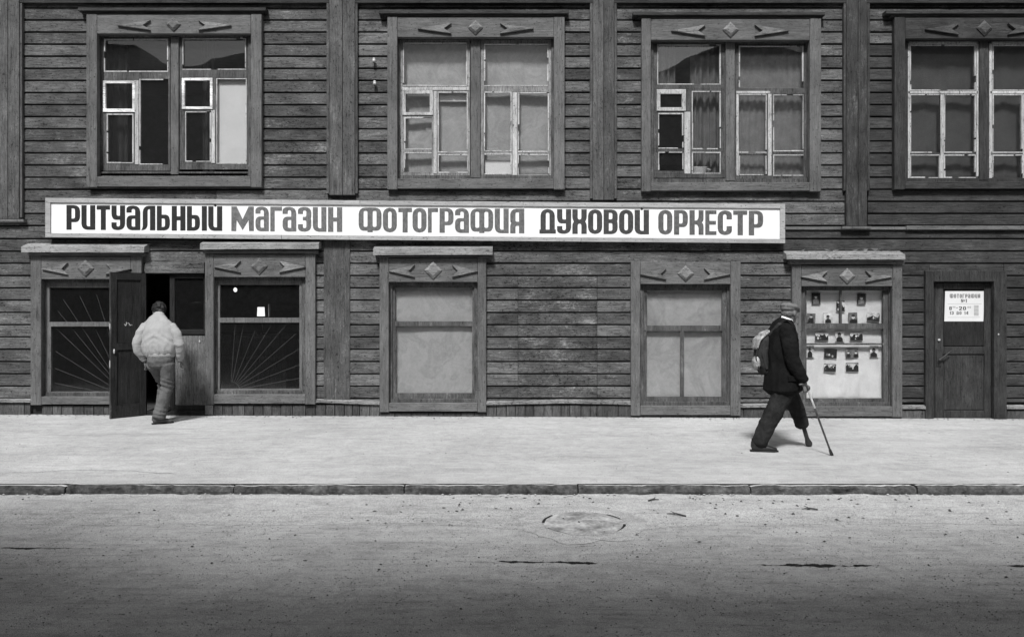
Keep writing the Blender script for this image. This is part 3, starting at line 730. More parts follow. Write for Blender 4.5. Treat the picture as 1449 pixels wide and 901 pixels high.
# ------------------------------------------------------------------ the long shop sign
for nm, v in (('paint_black', .018), ('paint_maroon', .125), ('paint_grey', .115), ('paint_dark', .045), ('paint_mid', .095)):
    M[nm] = plain(nm, v, .6, 7, .38, .1)
M['sign_white'] = plain('sign_white', .78, .6, 2.2, .09, .15)
M['sign_frame'] = wood('sign_frame', .34, .2, 'X', .0, .06, .6, .3)
sign = empty('shop_sign', tuple(at(587, 312, -.1))); so_ = sign.location.copy()
tag(sign, 'long white framed shop sign with dark hand-painted Cyrillic letters above the lower windows', 'sign')
YS = -.12
def SY(px): return (px-64)/1047*8.6      # the board hangs a little lower at its right end
def quadboard(name, x0, y0, x1, y1, yf, yb, mat):
    bm = bmesh.new(); c = [at(x0, y1+SY(x0), yf), at(x1, y1+SY(x1), yf), at(x1, y0+SY(x1), yf), at(x0, y0+SY(x0), yf)]
    prism(bm, [(v.x, v.z) for v in c], yf, yb); bmesh.ops.translate(bm, verts=bm.verts, vec=-so_); return obj(name, bm, mat, sign)
quadboard('panel', 70, 285.5, 1104.5, 330.5, YS+.022, YS+.05, M['sign_white'])
for a, b in ((64, 509), (509.6, 740), (740.6, 1111)):
    quadboard('frame_rail', a, 280, b, 286.2, YS, YS+.06, M['sign_frame'])
for a, b in ((64, 398), (398.6, 822), (822.6, 1111)):
    quadboard('frame_rail', a, 329.6, b, 335.5, YS, YS+.06, M['sign_frame'])
quadboard('frame_stile', 64, 286.6, 71, 329.2, YS+.001, YS+.06, M['sign_frame']); quadboard('frame_stile', 1104, 286.6, 1111, 329.2, YS+.001, YS+.06, M['sign_frame'])
for px in (150, 420, 700, 980): quadboard('bracket', px, 300, px+8, 318, YS+.051, .0, M['metal_dark'])
words = [('РИТУаЛЬНЫЙ', 60, 5.573, [(190,297),(308,417),(428,533),(545,652),(663,772),(780,890),(903,1005),(1020,1128),(1140,1297),(1308,1418)], 'paint_black'),
 ('МаГаЗИН', 300, 5.573, [(153,330),(343,448),(460,552),(557,665),(678,783),(795,902),(915,1027)], 'paint_maroon'),
 ('ФОТОГРаФИЯ', 500, 5.573, [(42,222),(233,343),(355,462),(467,577),(588,668),(680,790),(802,912),(923,1103),(1115,1225),(1237,1348)], 'paint_grey'),
 ('ДУХОВОЙ', 740, 7.626, [(178,355),(368,520),(533,688),(702,855),(870,1022),(1037,1190),(1205,1360)], 'paint_dark'),
 ('ОРКЕСТР', 910, 6.9, [(148,285),(302,437),(453,590),(607,716),(728,867),(880,1017),(1032,1172)], 'paint_mid')]
for txt, x0, sc, spans, mt in words:
    for ch, (a, b) in zip(txt, spans):
        xa, xb = x0+a/sc, x0+b/sc; dy = SY((xa+xb)/2)
        o = letter(ch, xa, xb, 290.0+dy, 324.6+dy, YS+.0205, M[mt], sign); o.location = Vector(o.location)-so_

# ------------------------------------------------------------------ notice on the studio door
nt_ = empty('notice', tuple(at(1365, 455, .048)))
tag(nt_, 'white paper notice with opening hours fixed on the dark studio door', 'notice')
nl = nt_.location.copy()
def nput(o): o.location = Vector(o.location)-nl; return o
bm = bmesh.new(); c = [at(1336.3, 454.6, .046), at(1391.5, 454.6, .046), at(1393, 411.8, .046), at(1337.6, 411.8, .046)]
prism(bm, [(v.x, v.z) for v in c], .046, .051); bmesh.ops.translate(bm, verts=bm.verts, vec=-nl); obj('paper', bm, M['paper'], nt_)
M['ink'] = plain('ink', .07, .8, 10, .2); M['ink_pale'] = plain('ink_pale', .28, .8, 10, .2)
def line(txt, x0, x1, y0, y1, mat, gap=.18):
    n = len(txt); tot = sum((GL[c][0] if c != ' ' else .4)+gap for c in txt)-gap; k = (x1-x0)/tot; x = x0
    for c in txt:
        wd_ = GL[c][0] if c != ' ' else .4
        if c != ' ': nput(letter(c, x, x+wd_*k, y0, y1, .0455, mat, nt_, .001))
        x += (wd_+gap)*k
line('ФОТОГРаФИЯ', 1344, 1387, 416, 421.5, M['ink'])
line('№1', 1360, 1368, 423, 428, M['ink'])
line('8', 1343.2, 1346.8, 433.5, 438.8, M['ink']); line('00', 1348, 1352, 433.2, 435.6, M['ink_pale']); line('-', 1353, 1355.5, 433, 438, M['ink'])
line('20', 1357, 1367, 433.5, 438.8, M['ink']); line('00', 1369, 1374, 433.2, 436, M['ink_pale'])
line('13 ДО 14', 1344, 1370, 440.5, 445, M['ink'])
for k in range(8):
    nput(pobj('ruled_mark', (1378.2, 432+k*1.9, 1384.8, 433.2+k*1.9), .0453, .047, M['ink_pale'], nt_, .0002))
for r in ((1341, 429.6, 1389, 430), (1341, 448.7, 1387, 449.1)): nput(pobj('rule_line', r, .0455, .047, M['ink_pale'], nt_, .0002))

# ------------------------------------------------------------------ what hangs and stands behind the panes
def hanging(name, rect, Y, mat, label, cat, pleat=0, depth=.02, group=None, nx=40, wave=0, low=0):
    a = at(rect[0], rect[3], Y); b = at(rect[2], rect[1], Y); bm = bmesh.new(); g = []
    nz = 14; sd = R.random()*50
    for j in range(nz+1):
        row = []
        for i in range(nx+1):
            u, v = i/nx, j/nz; x = a.x+(b.x-a.x)*u; z = a.z+(b.z-a.z)*v
            y = depth*math.sin(u*pleat*math.tau+noise.noise(Vector((u*6, v*.8, sd)))*2.2) if pleat else 0
            y += wave*noise.noise(Vector((x*3, z*3, sd)))
            if low: y -= low*max(0, .45-v)*noise.noise(Vector(((x+z*.8)*9, (z-x*.6)*3, sd)))
            row.append(bm.verts.new((x, y, z-b.z)))
        g.append(row)
    for r0, r1 in zip(g, g[1:]):
        for i in range(nx): bm.faces.new((r0[i], r0[i+1], r1[i+1], r1[i]))
    geo = bmesh.ops.solidify(bm, geom=bm.faces[:], thickness=.004)
    for v in bm.verts: v.co.x -= (a.x+b.x)/2
    o = obj(name, bm, mat, None, True); o.location = ((a.x+b.x)/2, Y, b.z); tag(o, label, cat, group); return o
hanging('curtain', (140, 46, 182, 252), .24, M['curtain_dark'], 'dark curtain at the left edge of the upper window with the white board', 'curtain', 5, .025)
hanging('curtain', (287, 46, 304, 252), .26, M['curtain_dark'], 'narrow dark curtain beside the white board in the upper left window', 'curtain', 2, .02)
o = pobj('white_board', (303, 106, 353, 236), .10, .115, M['paper'], None); tag(o, 'plain white board standing in the right pane of the upper left window', 'board')
hanging('blind', (560, 50, 672, 256), .17, M['blind_mid'], 'pale paper blind behind the flaking left sash of the second upper window', 'blind', 0, 0, None, 30, .02)
hanging('blind', (674, 50, 786, 256), .17, M['blind_mid'], 'pale paper blind behind the right sash of the second upper window', 'blind', 0, 0, None, 30, .02)
o = pobj('paper_strip', (619, 131, 662, 144), .12, .123, M['paper'], None); tag(o, 'short white paper strip at the top of a pane in the second upper window', 'paper')
o = pobj('paper_sheet', (686, 227, 723, 247), .12, .123, M['paper'], None); tag(o, 'white paper sheet in the lowest left pane of the right sash, second upper window', 'paper')
hanging('curtain', (976, 52, 1030, 262), .22, M['curtain_grey'], 'pleated grey curtain above the cup in the third upper window', 'curtain', 6, .03)
hanging('curtain', (922, 52, 956, 132), .24, M['curtain_grey'], 'short gathered curtain in the top left pane of the third upper window', 'curtain', 4, .03)
hanging('curtain', (1036, 52, 1147, 262), .2, M['curtain_grey'], 'wide pleated net curtain filling the right sash of the third upper window', 'curtain', 13, .012)
hanging('blind', (1280, 50, 1392, 262), .2, M['blind_dark'], 'dim grey blind in the left sash of the white framed window', 'blind', 3, .012)
hanging('blind', (1394, 50, 1506, 262), .2, M['blind_dark'], 'dim grey blind in the right sash cut off by the photo edge', 'blind', 3, .012)
hanging('blind', (552, 396, 676, 572), .12, M['blind'], 'pale whitewashed sheet filling the lower middle window with one crossbar', 'blind', 0, 0, None, 30, .015)
hanging('blind', (907, 400, 1034, 574), .12, M['blind'], 'pale sheet filling the lower window with the upright glazing bar', 'blind', 0, 0, None, 30, .015)
# cup on the sill
bm = bmesh.new(); c = at(990, 247.5, .125)
prof = [(0, 0), (.075, 0), (.105, .02), (.12, .11), (.127, .115), (.11, .11), (.095, .03), (0, .02)]
vr = []
for k in range(20):
    a = k/20*math.tau; vr.append([bm.verts.new((r*math.cos(a)*.95, r*math.sin(a)*.28, z)) for r, z in prof])
for k in range(20):
    for i in range(len(prof)-1):
        f = (vr[k][i], vr[(k+1) % 20][i], vr[(k+1) % 20][i+1], vr[k][i+1])
        bm.faces.new(f)
bmesh.ops.remove_doubles(bm, verts=bm.verts, dist=.0005)
cyl(bm, (.11, 0, .085), (.165, 0, .07), .012, 6)
o = obj('bowl', bm, M['porcelain'], None, True); o.location = c; tag(o, 'white enamel bowl with a handle on the sill of the third upper window', 'bowl')
# wall insulators
for (px, py, lb) in ((530, 88, 'upper of the two small white insulators beside the second upper window'), (531, 120, 'lower of the two small white insulators beside the second upper window')):
    p = at(px, py, -.004); e = empty('insulator', tuple(p)); tag(e, lb, 'insulator', 'porcelain insulators on the siding')
    bm = bmesh.new(); cyl(bm, (0, 0, -.03), (0, -.05, -.03), .006, 6); cyl(bm, (0, -.05, -.034), (0, -.05, .02), .006, 6); obj('hook', bm, M['metal_dark'], e)
    bm = bmesh.new(); cyl(bm, (0, -.05, -.02), (0, -.05, .025), .028, 12, .02); ball(bm, (0, -.05, .03), .021, .021, .016, 12); obj('bell', bm, M['porcelain'], e, True)

# shop lamps seen through the lower glass
def emit(name, v):
    m, nt = newmat(name); e = N(nt, 'ShaderNodeEmission'); e.inputs[0].default_value = g3(1); e.inputs[1].default_value = v
    o = N(nt, 'ShaderNodeOutputMaterial'); nt.links.new(e.outputs[0], o.inputs[0]); return m
M['lit'] = emit('lit_bulb', .9); M['lit_soft'] = emit('lit_shade', .7)
p = at(333, 410, 1.0); e = empty('light_bulb', (p.x, 1.0, 3.02)); tag(e, 'small round lit bulb hanging inside the lower window right of the open door', 'bulb')
bm = bmesh.new(); ball(bm, (0, 0, p.z-3.02), .028, .028, .034, 12); obj('bulb', bm, M['lit'], e, True)
bm = bmesh.new(); cyl(bm, (0, 0, -.0), (0, 0, p.z-3.02+.06), .004, 6); cyl(bm, (0, 0, p.z-3.02+.035), (0, 0, p.z-3.02+.08), .016, 8); obj('cord', bm, M['metal_dark'], e)
p = at(371, 443, 1.5); e = empty('table_lamp', (p.x, 1.5, p.z-.35)); tag(e, 'bright lit lamp shade standing inside the lower window above its crossbar', 'lamp')
bm = bmesh.new(); cyl(bm, (-.02, 0, .30), (-.02, 0, .45), .062, 14, .055); obj('lamp_shade', bm, M['lit_soft'], e, True); bm = bmesh.new(); cyl(bm, (.10, .05, .29), (.10, .05, .50), .016, 8); obj('lamp_stem', bm, M['metal_pale'], e)
bm = bmesh.new(); cyl(bm, (0, 0, 0), (0, 0, .3), .012, 8); cyl(bm, (0, 0, 0), (0, 0, .02), .07, 12); obj('lamp_base', bm, M['metal_dark'], e)
ctr = empty('shop_counter', (p.x, 1.6, -.02)); tag(ctr, 'dark shop counter under the lamp behind the sun-ray grille', 'counter')
bm = bmesh.new(); slabz = p.z-.35+.02
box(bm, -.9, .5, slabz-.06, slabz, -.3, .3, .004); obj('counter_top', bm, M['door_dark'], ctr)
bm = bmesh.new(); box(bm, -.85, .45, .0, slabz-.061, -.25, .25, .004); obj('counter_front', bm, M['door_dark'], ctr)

# ------------------------------------------------------------------ display window: cloth and photographs
hanging('display_cloth', (1137, 405, 1253, 572), .13, M['white_cloth'], 'white cloth backdrop with soft creases in the photo display window', 'cloth', 0, 0, None, 60, .012, .11)
PR = [('dark portrait print, left one of the topmost row on the cloth', (130,110,185,182)), ('dark portrait print, right one of the topmost row on the cloth', (418,115,473,182)),
 ('tall print overlapped by the upright glazing bar of the display', (286,160,340,230)),
 ('small group print just above the crossbar by the left frame', (97,240,152,297)), ('print of a dark seated figure, second above the crossbar', (205,235,262,303)),
 ('faded grey print, third above the crossbar', (365,235,422,303)), ('wide dark group print, rightmost above the crossbar', (480,235,562,292)),
 ('wide print, left of the three under the crossbar', (150,360,235,415)), ('tall print, middle of the three under the crossbar', (280,355,338,422)), ('wide print, right of the three under the crossbar', (373,360,455,415)),
 ('narrow print at the left end of the four below the thin shelf bar', (97,447,145,522)), ('dark wide print, second of the four below the thin shelf bar', (208,468,288,525)),
 ('grey wide print, third of the four below the thin shelf bar', (347,465,428,523)), ('dark print with a pale patch at the right end below the thin shelf bar', (500,447,555,520)),
 ('left print of the lowest pair on the cloth', (205,562,283,613)), ('right print of the lowest pair on the cloth', (347,555,428,612))]
M['ph_pale'] = plain('print_pale', .45, .5, 14, .5, .05); M['ph_mid'] = plain('print_grey', .12, .5, 20, .6, .05); M['ph_dark'] = plain('print_dark', .012, .5, 20, .5, .05)
for i, (lb, (x0, y0, x1, y1)) in enumerate(PR):
    X0, Y0, X1, Y1 = 1120+x0/4.506, 390+y0/4.506, 1120+x1/4.506, 390+y1/4.506
    yy = .105; a = at(X0, Y1, yy); b = at(X1, Y0, yy); W, Hh = b.x-a.x, b.z-a.z
    bm = bmesh.new(); bgm = 2 if i in (0, 1, 11) else (1 if i in (5, 12, 3) else 0)
    box(bm, -W/2, W/2, 0, Hh, 0, .004, .0003)
    for f in bm.faces: f.material_index = bgm
    nf = 1 if W < Hh else R.choice((2, 3))
    if i in (6, 7, 11, 14, 15, 9, 2):
        nf = 0; k = 7; tops = [Hh*R.uniform(.35, .9) for _ in range(k+1)]
        f = bm.faces.new([bm.verts.new((x, -.0007, z)) for x, z in [(-W/2+.002, .003), (W/2-.002, .003)]+[(W/2-.002-(W-.004)*q/k, tops[q]) for q in range(k+1)]]); f.material_index = 2
        if i in (14, 15, 11, 2):
            f = bm.faces.new([bm.verts.new((x, -.0007, z)) for x, z in ((-W/2+.001, Hh*.9), (W*.2, Hh*.93), (W/2-.001, Hh*.84), (W/2-.001, Hh-.001), (-W/2+.001, Hh-.001))]); f.material_index = 2
        for q in range(R.choice((2, 3, 4))):
            x = R.uniform(-.36, .36)*W; z = Hh*R.uniform(.2, .7); r = Hh*R.uniform(.06, .13)
            f = bm.faces.new([bm.verts.new((x+r*math.cos(t*math.tau/8), -.0012-q*.0002, z+r*1.4*math.sin(t*math.tau/8))) for t in range(8)]); f.material_index = R.choice((0, 1))
    for k in range(nf):
        cx = (-W/2+W*(k+.5)/nf)+R.uniform(-.08, .08)*W; hw = W/nf*R.uniform(.32, .42); top = Hh*R.uniform(.62, .85); hr = min(hw*.5, Hh*.16)
        body = 2 if bgm != 2 else 1; yk = -.0006*(k+1)
        pts = [(cx-hw, .002), (cx+hw, .002), (cx+hw*.95, top*.45), (cx+hw*.5, top*.62), (cx+hr*.4, top*.68), (cx-hr*.4, top*.68), (cx-hw*.5, top*.62), (cx-hw*.95, top*.45)]
        pts = [(max(-W/2+.001, min(W/2-.001, x)), z) for x, z in pts]
        f = bm.faces.new([bm.verts.new((x, yk, z)) for x, z in pts]); f.material_index = body
        f = bm.faces.new([bm.verts.new((cx+hr*math.cos(t*math.tau/10), yk-.0003, top*.68+hr*.9+hr*1.2*math.sin(t*math.tau/10))) for t in range(10)]); f.material_index = 0 if bgm != 0 else 1
        f = bm.faces.new([bm.verts.new((cx+hr*1.1*math.cos(t*math.pi/6), yk-.0005, top*.68+hr*1.15+hr*1.3*math.sin(t*math.pi/6))) for t in range(7)]); f.material_index = 2
    o = obj('photo_print', bm, M['ph_pale'], None); o.data.materials.append(M['ph_mid']); o.data.materials.append(M['ph_dark'])
    o.location = ((a.x+b.x)/2, yy, a.z); o.rotation_euler = (0, R.uniform(-.05, .05), 0); tag(o, lb, 'photograph', 'photo prints pinned in the display window')

# ------------------------------------------------------------------ things on the road
mh = empty('manhole_cover', (.573, -4.98, RZ)); tag(mh, 'round dusty iron manhole cover sunk in the road near the kerb', 'manhole cover')
M['iron_dusty'] = plain('dusty_iron', .30, .8, 7, .6, .6, .3, .012, 30); M['iron_rim'] = plain('iron_rim', .17, .7, 7, .6, .4)
bm = bmesh.new(); n = 60; rg = []
for k in range(n):
    a = k/n*math.tau; w_ = .02*noise.noise(Vector((math.cos(a)*2, math.sin(a)*2, 0)))+.012*noise.noise(Vector((math.cos(a)*9, math.sin(a)*9, 4)))
    rg.append([bm.verts.new((r*math.cos(a), r*math.sin(a), z)) for r, z in ((.50+w_*4, .0035), (.43+w_*2, .010), (.36+w_, .014), (.338+w_*.4, .012), (.330+w_*.2, .001))])
for k in range(n):
    for i in range(4): bm.faces.new((rg[k][i], rg[(k+1) % n][i], rg[(k+1) % n][i+1], rg[k][i+1]))
obj('broken_collar', bm, M['gutter'], mh, True)
bm = bmesh.new()
for k in range(n):                      # the open gap round the cover, choked with dirt in places
    a0, a1 = k/n*math.tau, (k+1)/n*math.tau; g = noise.noise(Vector((math.cos(a0)*1.6, math.sin(a0)*1.6, 7)))
    if g < .06: continue
    r0, r1 = .312-.01*g, .333
    f = [bm.verts.new((r*math.cos(a), r*math.sin(a), .0045)) for r, a in ((r0, a0), (r1, a0), (r1, a1), (r0, a1))]; bm.faces.new(f)
o = obj('open_gap', bm, M['tar'], mh)
bm = bmesh.new(); vs = []
for k in range(n):
    a = k/n*math.tau; vs.append(bm.verts.new((.322*math.cos(a), .322*math.sin(a), .0035)))
c_ = [[bm.verts.new((r*math.cos(k/n*math.tau), r*math.sin(k/n*math.tau), .006+.006*noise.noise(Vector((math.cos(k/n*math.tau)*r*9, math.sin(k/n*math.tau)*r*9, 2))))) for k in range(n)] for r in (.29, .2, .1)]
ctr_ = bm.verts.new((0, 0, .007)); rgs = [vs]+c_
for r0, r1 in zip(rgs, rgs[1:]):
    for k in range(n): bm.faces.new((r0[k], r0[(k+1) % n], r1[(k+1) % n], r1[k]))
for k in range(n): bm.faces.new((rgs[-1][k], rgs[-1][(k+1) % n], ctr_))
obj('cover', bm, M['iron_dusty'], mh, True)
def gnd(px, py, z=RZ):                   # a point of the road surface seen at a photo pixel
    d = D*K*(H-z)/(py-430); return ((px-724.5)*d/D/K, d-D)
def crack(px0, px1, py, wid, lab=None):
    x0, y0 = gnd(px0, py); x1, y1 = gnd(px1, py+1.5); bm = bmesh.new(); prev = None; n = 150; sd = R.random()*90
    for k in range(n+1):
        u = k/n; x = x0+(x1-x0)*u; y = y0+(y1-y0)*u+.02*noise.noise(Vector((x*3, sd, 0)))+.014*noise.noise(Vector((x*14, sd, 2)))
        t = wid*max(.05, .42+1.0*noise.noise(Vector((x*5, sd, 3)))+.9*noise.noise(Vector((x*21, sd, 5))))*min(1, 9*u, 9*(1-u))+.0008
        cur = [bm.verts.new((x, y+t*R.uniform(.5, 1), RZ+.004)), bm.verts.new((x, y-t*R.uniform(.5, 1), RZ+.004))]
        if prev: bm.faces.new((prev[1], cur[1], cur[0], prev[0]))
        prev = cur
    obj('road_crack', bm, M['tar'], road)
crack(703, 846, 795, .028); crack(1066, 1235, 799, .05); crack(-20, 136, 775, .018); crack(1415, 1470, 801, .03); crack(640, 703, 794, .004)
def pave_crack(pts, wid):
    bm = bmesh.new(); prev = None; sd = R.random()*50
    for (xa, ya), (xb, yb) in zip(pts, pts[1:]):
        n = max(3, int(math.hypot(xb-xa, yb-ya)/.05))
        for k in range(n):
            u = k/n; x = xa+(xb-xa)*u; y = ya+(yb-ya)*u; dx, dy = xb-xa, yb-ya; L = math.hypot(dx, dy)
            o_ = .05*noise.noise(Vector((x*4, y*4, sd)))+.02*noise.noise(Vector((x*17, y*17, sd))); x -= dy/L*o_; y += dx/L*o_
            t = wid*(.3+abs(noise.noise(Vector((x*6, y*6, sd+3)))))
            cur = [bm.verts.new((x-dy/L*q*t, y+dx/L*q*t, gz(x, y)+.0045)) for q in (-1, 1)]
            if prev: bm.faces.new((prev[0], prev[1], cur[1], cur[0]))
            prev = cur
    obj('pavement_crack', bm, M['crack_dirt'], pave)
M['crack_dirt'] = plain('crack_dirt', .12, .9, 9, .4)
pave_crack([(-6.9, -3.6), (-5.4, -3.75), (-4.1, -3.5), (-3.2, -3.7)], .006); pave_crack([(5.6, -.6), (6.1, -1.8), (7.6, -2.4)], .004); pave_crack([(-7.4, -1.2), (-5.6, -1.6), (-4.2, -1.5)], .004)
# twigs
for (px, py, L, a, lb) in ((957, 730, .16, 155, 'dark broken twig lying in the gutter right of the manhole'), (1146, 722, .13, 172, 'thin twig lying in the gutter right of the walking man'), (925, 709, .11, 20, 'short twig lying close under the kerb')):
    x, y = gnd(px, py); bm = bmesh.new(); d = Vector((math.cos(rad(a)), math.sin(rad(a)), 0))*L/2
    k = Vector((0, .012, .006)); cyl(bm, -d, k, .006, 6, .007); cyl(bm, k, d, .007, 6, .003); cyl(bm, k, k+d*.5+Vector((0, .03, .01)), .004, 5, .002)
    o = obj('twig', bm, M['litter'], None); o.location = (x, y, RZ+.012); tag(o, lb, 'twig')
def scatter(name, mat, n, fn, smin, smax):
    bm = bmesh.new()
    for _ in range(n):
        x, y, z = fn(); r = R.uniform(smin, smax); a = R.random()*math.tau; e = R.uniform(.3, .8)
        ca, sa = math.cos(a), math.sin(a)
        pts = [(-r, 0, 0), (0, -r*e, 0), (r, 0, .0), (R.uniform(-.3, .3)*r, r*e, 0)]
        vs = [bm.verts.new((x+p[0]*ca-p[1]*sa, y+p[0]*sa+p[1]*ca, z+.001)) for p in pts]; t = bm.verts.new((x, y, z+r*R.uniform(.2, .6)))
        for i in range(4): bm.faces.new((vs[i], vs[(i+1) % 4], t))
    o = obj(name, bm, mat, None); tag(o, kind='stuff'); return o
def f_gut(): return (R.uniform(-9, 9) if R.random() < .4 else R.uniform(-1, 9), KY-.02-abs(R.gauss(0, .45)), RZ+.006)
def f_road(): return (R.uniform(-8, 8), R.uniform(-7.8, -4.6), RZ+.005)
def f_pave(): x, y = R.uniform(-9, 9), R.uniform(-4.0, -.1); return (x, y, gz(x, y)+.002)
tag(scatter('fallen_leaves', M['litter'], 260, f_gut, .006, .022), 'scattered dark bits of leaf along the gutter')
tag(scatter('road_grit', M['litter'], 260, f_road, .004, .016), 'dark grit lying over the road')
tag(scatter('pale_grit', M['litter_pale'], 260, lambda: f_road() if R.random() < .6 else f_gut(), .003, .010), 'pale stone chips on the road')
def f_wall(): x = R.uniform(-9, 9); y = -abs(R.gauss(0, .10))-.03; return (x, y, gz(x, y)+.002)
def f_kerb(): x = R.uniform(-9, 9); y = KY-abs(R.gauss(0, .05)); return (x, y, RZ+.02)
tag(scatter('wall_foot_dirt', M['litter'], 420, f_wall, .006, .02), 'dark crumbs of dirt gathered along the foot of the wall')
tag(scatter('kerb_rubble', M['litter_pale'], 320, f_kerb, .006, .018), 'crumbled pale concrete bits along the kerb')
tag(scatter('pavement_grit', M['litter'], 160, f_pave, .004, .012), 'small dark crumbs on the pavement')

def aggregate(name, mat, n, fn, smin, smax, label):
    vs, fs = [], []
    for _ in range(n):
        x, y, z = fn(); r = R.uniform(smin, smax); a = R.random()*math.tau; e = R.uniform(.5, 1); ca, sa = math.cos(a)*r, math.sin(a)*r; b = len(vs)
        vs += [(x-ca, y-sa, z), (x+sa*e, y-ca*e, z), (x+ca, y+sa, z), (x-sa*e, y+ca*e, z), (x+ca*.1, y, z+r*R.uniform(.15, .45))]
        fs += [(b, b+1, b+4), (b+1, b+2, b+4), (b+2, b+3, b+4), (b+3, b, b+4)]
    me = bpy.data.meshes.new(name); me.from_pydata(vs, [], fs); o = link(name, me, mat); tag(o, label, kind='stuff')
def f_r2(): return (R.uniform(-7.5, 7.5)*1.0, R.uniform(-7.3, KY-.05), RZ+.0025)
def f_p2(): x, y = R.uniform(-8.5, 8.5), R.uniform(KY+.06, -.02); return (x, y, gz(x, y)+.001)
M['stone_dark'] = plain('stone_dark', .06, .9, 8, .4); M['stone_pale'] = plain('stone_pale', .50, .9, 8, .3)
aggregate('dark_aggregate', M['stone_dark'], 13000, f_r2, .0025, .007, 'dark stone grains in the worn road surface')
aggregate('pale_aggregate', M['stone_pale'], 9000, f_r2, .0025, .006, 'pale stone grains in the worn road surface')
aggregate('pavement_grains', M['stone_dark'], 5000, f_p2, .002, .006, 'dark grains trodden into the pavement')
# ------------------------------------------------------------------ houses across the street (they show in the panes and shade the near road)
M['far_wall'] = plain('far_wall', .16, .9, 2, .2); M['far_dark'] = plain('far_window', .03, .3)
def far_house(x0, x1, prof, lb, nwin):
    e = empty('house', ((x0+x1)/2, -12.6, 0)); tag(e, lb, 'house', 'houses across the street reflected in the panes'); cx = (x0+x1)/2
    bm = bmesh.new(); prism(bm, [(x0-cx+.02, -.1), (x1-cx-.02, -.1)]+[(x-cx, z-.15) for x, z in prof[::-1]], 0, -7); obj('wall', bm, M['far_wall'], e)
    bm = bmesh.new(); prism(bm, [(x-cx, z-.15) for x, z in prof]+[(x-cx, z) for x, z in prof[::-1]], .35, -7.3); obj('roof', bm, M['roof'], e)
    for f in range(2):
        for k in range(nwin):
            x = x0-cx+(x1-x0)*(k+.5)/nwin; z = 1.2+f*3.2
            bm = bmesh.new(); box(bm, x-.6, x+.6, z, z+1.6, .03, -.05); wn_ = obj('window', bm, M['far_dark'], e)
            bm = bmesh.new()
            for r in ((x-.72, x-.6, z-.1, z+1.7), (x+.6, x+.72, z-.1, z+1.7), (x-.6, x+.6, z+1.6, z+1.7), (x-.6, x+.6, z-.1, z)): box(bm, *r, .06, 0)
            obj('frame', bm, M['far_wall'], wn_)
far_house(-21, -11.75, [(-21.2, 9.7), (-11.7, 9.7)], 'tall flat-roofed house mirrored in the upper left window', 4)
far_house(-11.7, -3.9, [(-11.7, 8.85), (-10.2, 8.95), (-8.3, 9.38), (-6.6, 9.5), (-5, 9.3), (-3.9, 8.6)], 'house with a low curved roof mirrored in the upper left window', 4)
far_house(-3.85, 3.9, [(-3.85, 8.3), (3.9, 8.3)], 'low dark house mirrored in the second upper window', 4)
far_house(3.95, 11, [(3.95, 8.6), (6.4, 9.65), (8, 9.85), (9.1, 9.35), (11, 8.9)], 'gabled house mirrored in the third upper window', 3)
far_house(11.05, 21, [(11, 10.3), (21.2, 10.3)], 'tall house mirrored in the white framed window', 4)

# ------------------------------------------------------------------ people
def tube(bm, pts, ref=(0, 1, 0), n=14):
    """closed tube through (x,y,z,ra[,rb]); ra across, rb along ref; rounded ends"""
    P = [Vector(p[:3]) for p in pts]; ref = Vector(ref); rings = []
    def ring(c, t, ra, rb):
        b = (ref-t*ref.dot(t)).normalized(); a = t.cross(b)
        return [bm.verts.new(c+a*ra*math.cos(k/n*math.tau)+b*rb*math.sin(k/n*math.tau)) for k in range(n)]
    for i, p in enumerate(pts):
        t = (P[min(i+1, len(P)-1)]-P[max(i-1, 0)]).normalized(); ra = p[3]; rb = p[4] if len(p) > 4 else ra
        if i == 0:
            rings.append(ring(P[0]-t*min(ra, rb)*.35, t, ra*.6, rb*.6))
        rings.append(ring(P[i], t, ra, rb))
        if i == len(P)-1: rings.append(ring(P[i]+t*min(ra, rb)*.35, t, ra*.6, rb*.6))
    for r0, r1 in zip(rings, rings[1:]):
        for k in range(n): bm.faces.new((r0[k], r0[(k+1) % n], r1[(k+1) % n], r1[k]))
    bm.faces.new(rings[0][::-1]); bm.faces.new(rings[-1])
def fuse(name, bm, mat, parent, voxel=.012, it=4, amp=0, fold=(1, 1, 1), fs=9, seed=0):
    bmesh.ops.recalc_face_normals(bm, faces=bm.faces)
    o = obj(name, bm, mat, None)
    m = o.modifiers.new('r', 'REMESH'); m.mode = 'VOXEL'; m.voxel_size = voxel; m.use_smooth_shade = True
    sm = o.modifiers.new('s', 'SMOOTH'); sm.iterations = it; sm.factor = .5
    dg = bpy.context.evaluated_depsgraph_get(); me = bpy.data.meshes.new_from_object(o.evaluated_get(dg)); o.modifiers.clear()
    old = o.data; o.data = me; bpy.data.meshes.remove(old); me.name = name
    if amp:
        for v in me.vertices:
            c = v.co; q = Vector((c.x*fold[0], c.y*fold[1], c.z*fold[2]))*fs
            k = .55*noise.noise(q+Vector((seed, 0, 0)))+.75*(.32-abs(noise.noise(q*1.3+Vector((seed, 7, 0)))))+.35*(.3-abs(noise.noise(q*2.9+Vector((seed, 3, 1)))))
            v.co += v.normal*amp*k
    for p in me.polygons: p.use_smooth = True
    if not me.materials: me.materials.append(mat)
    o.parent = parent; return o
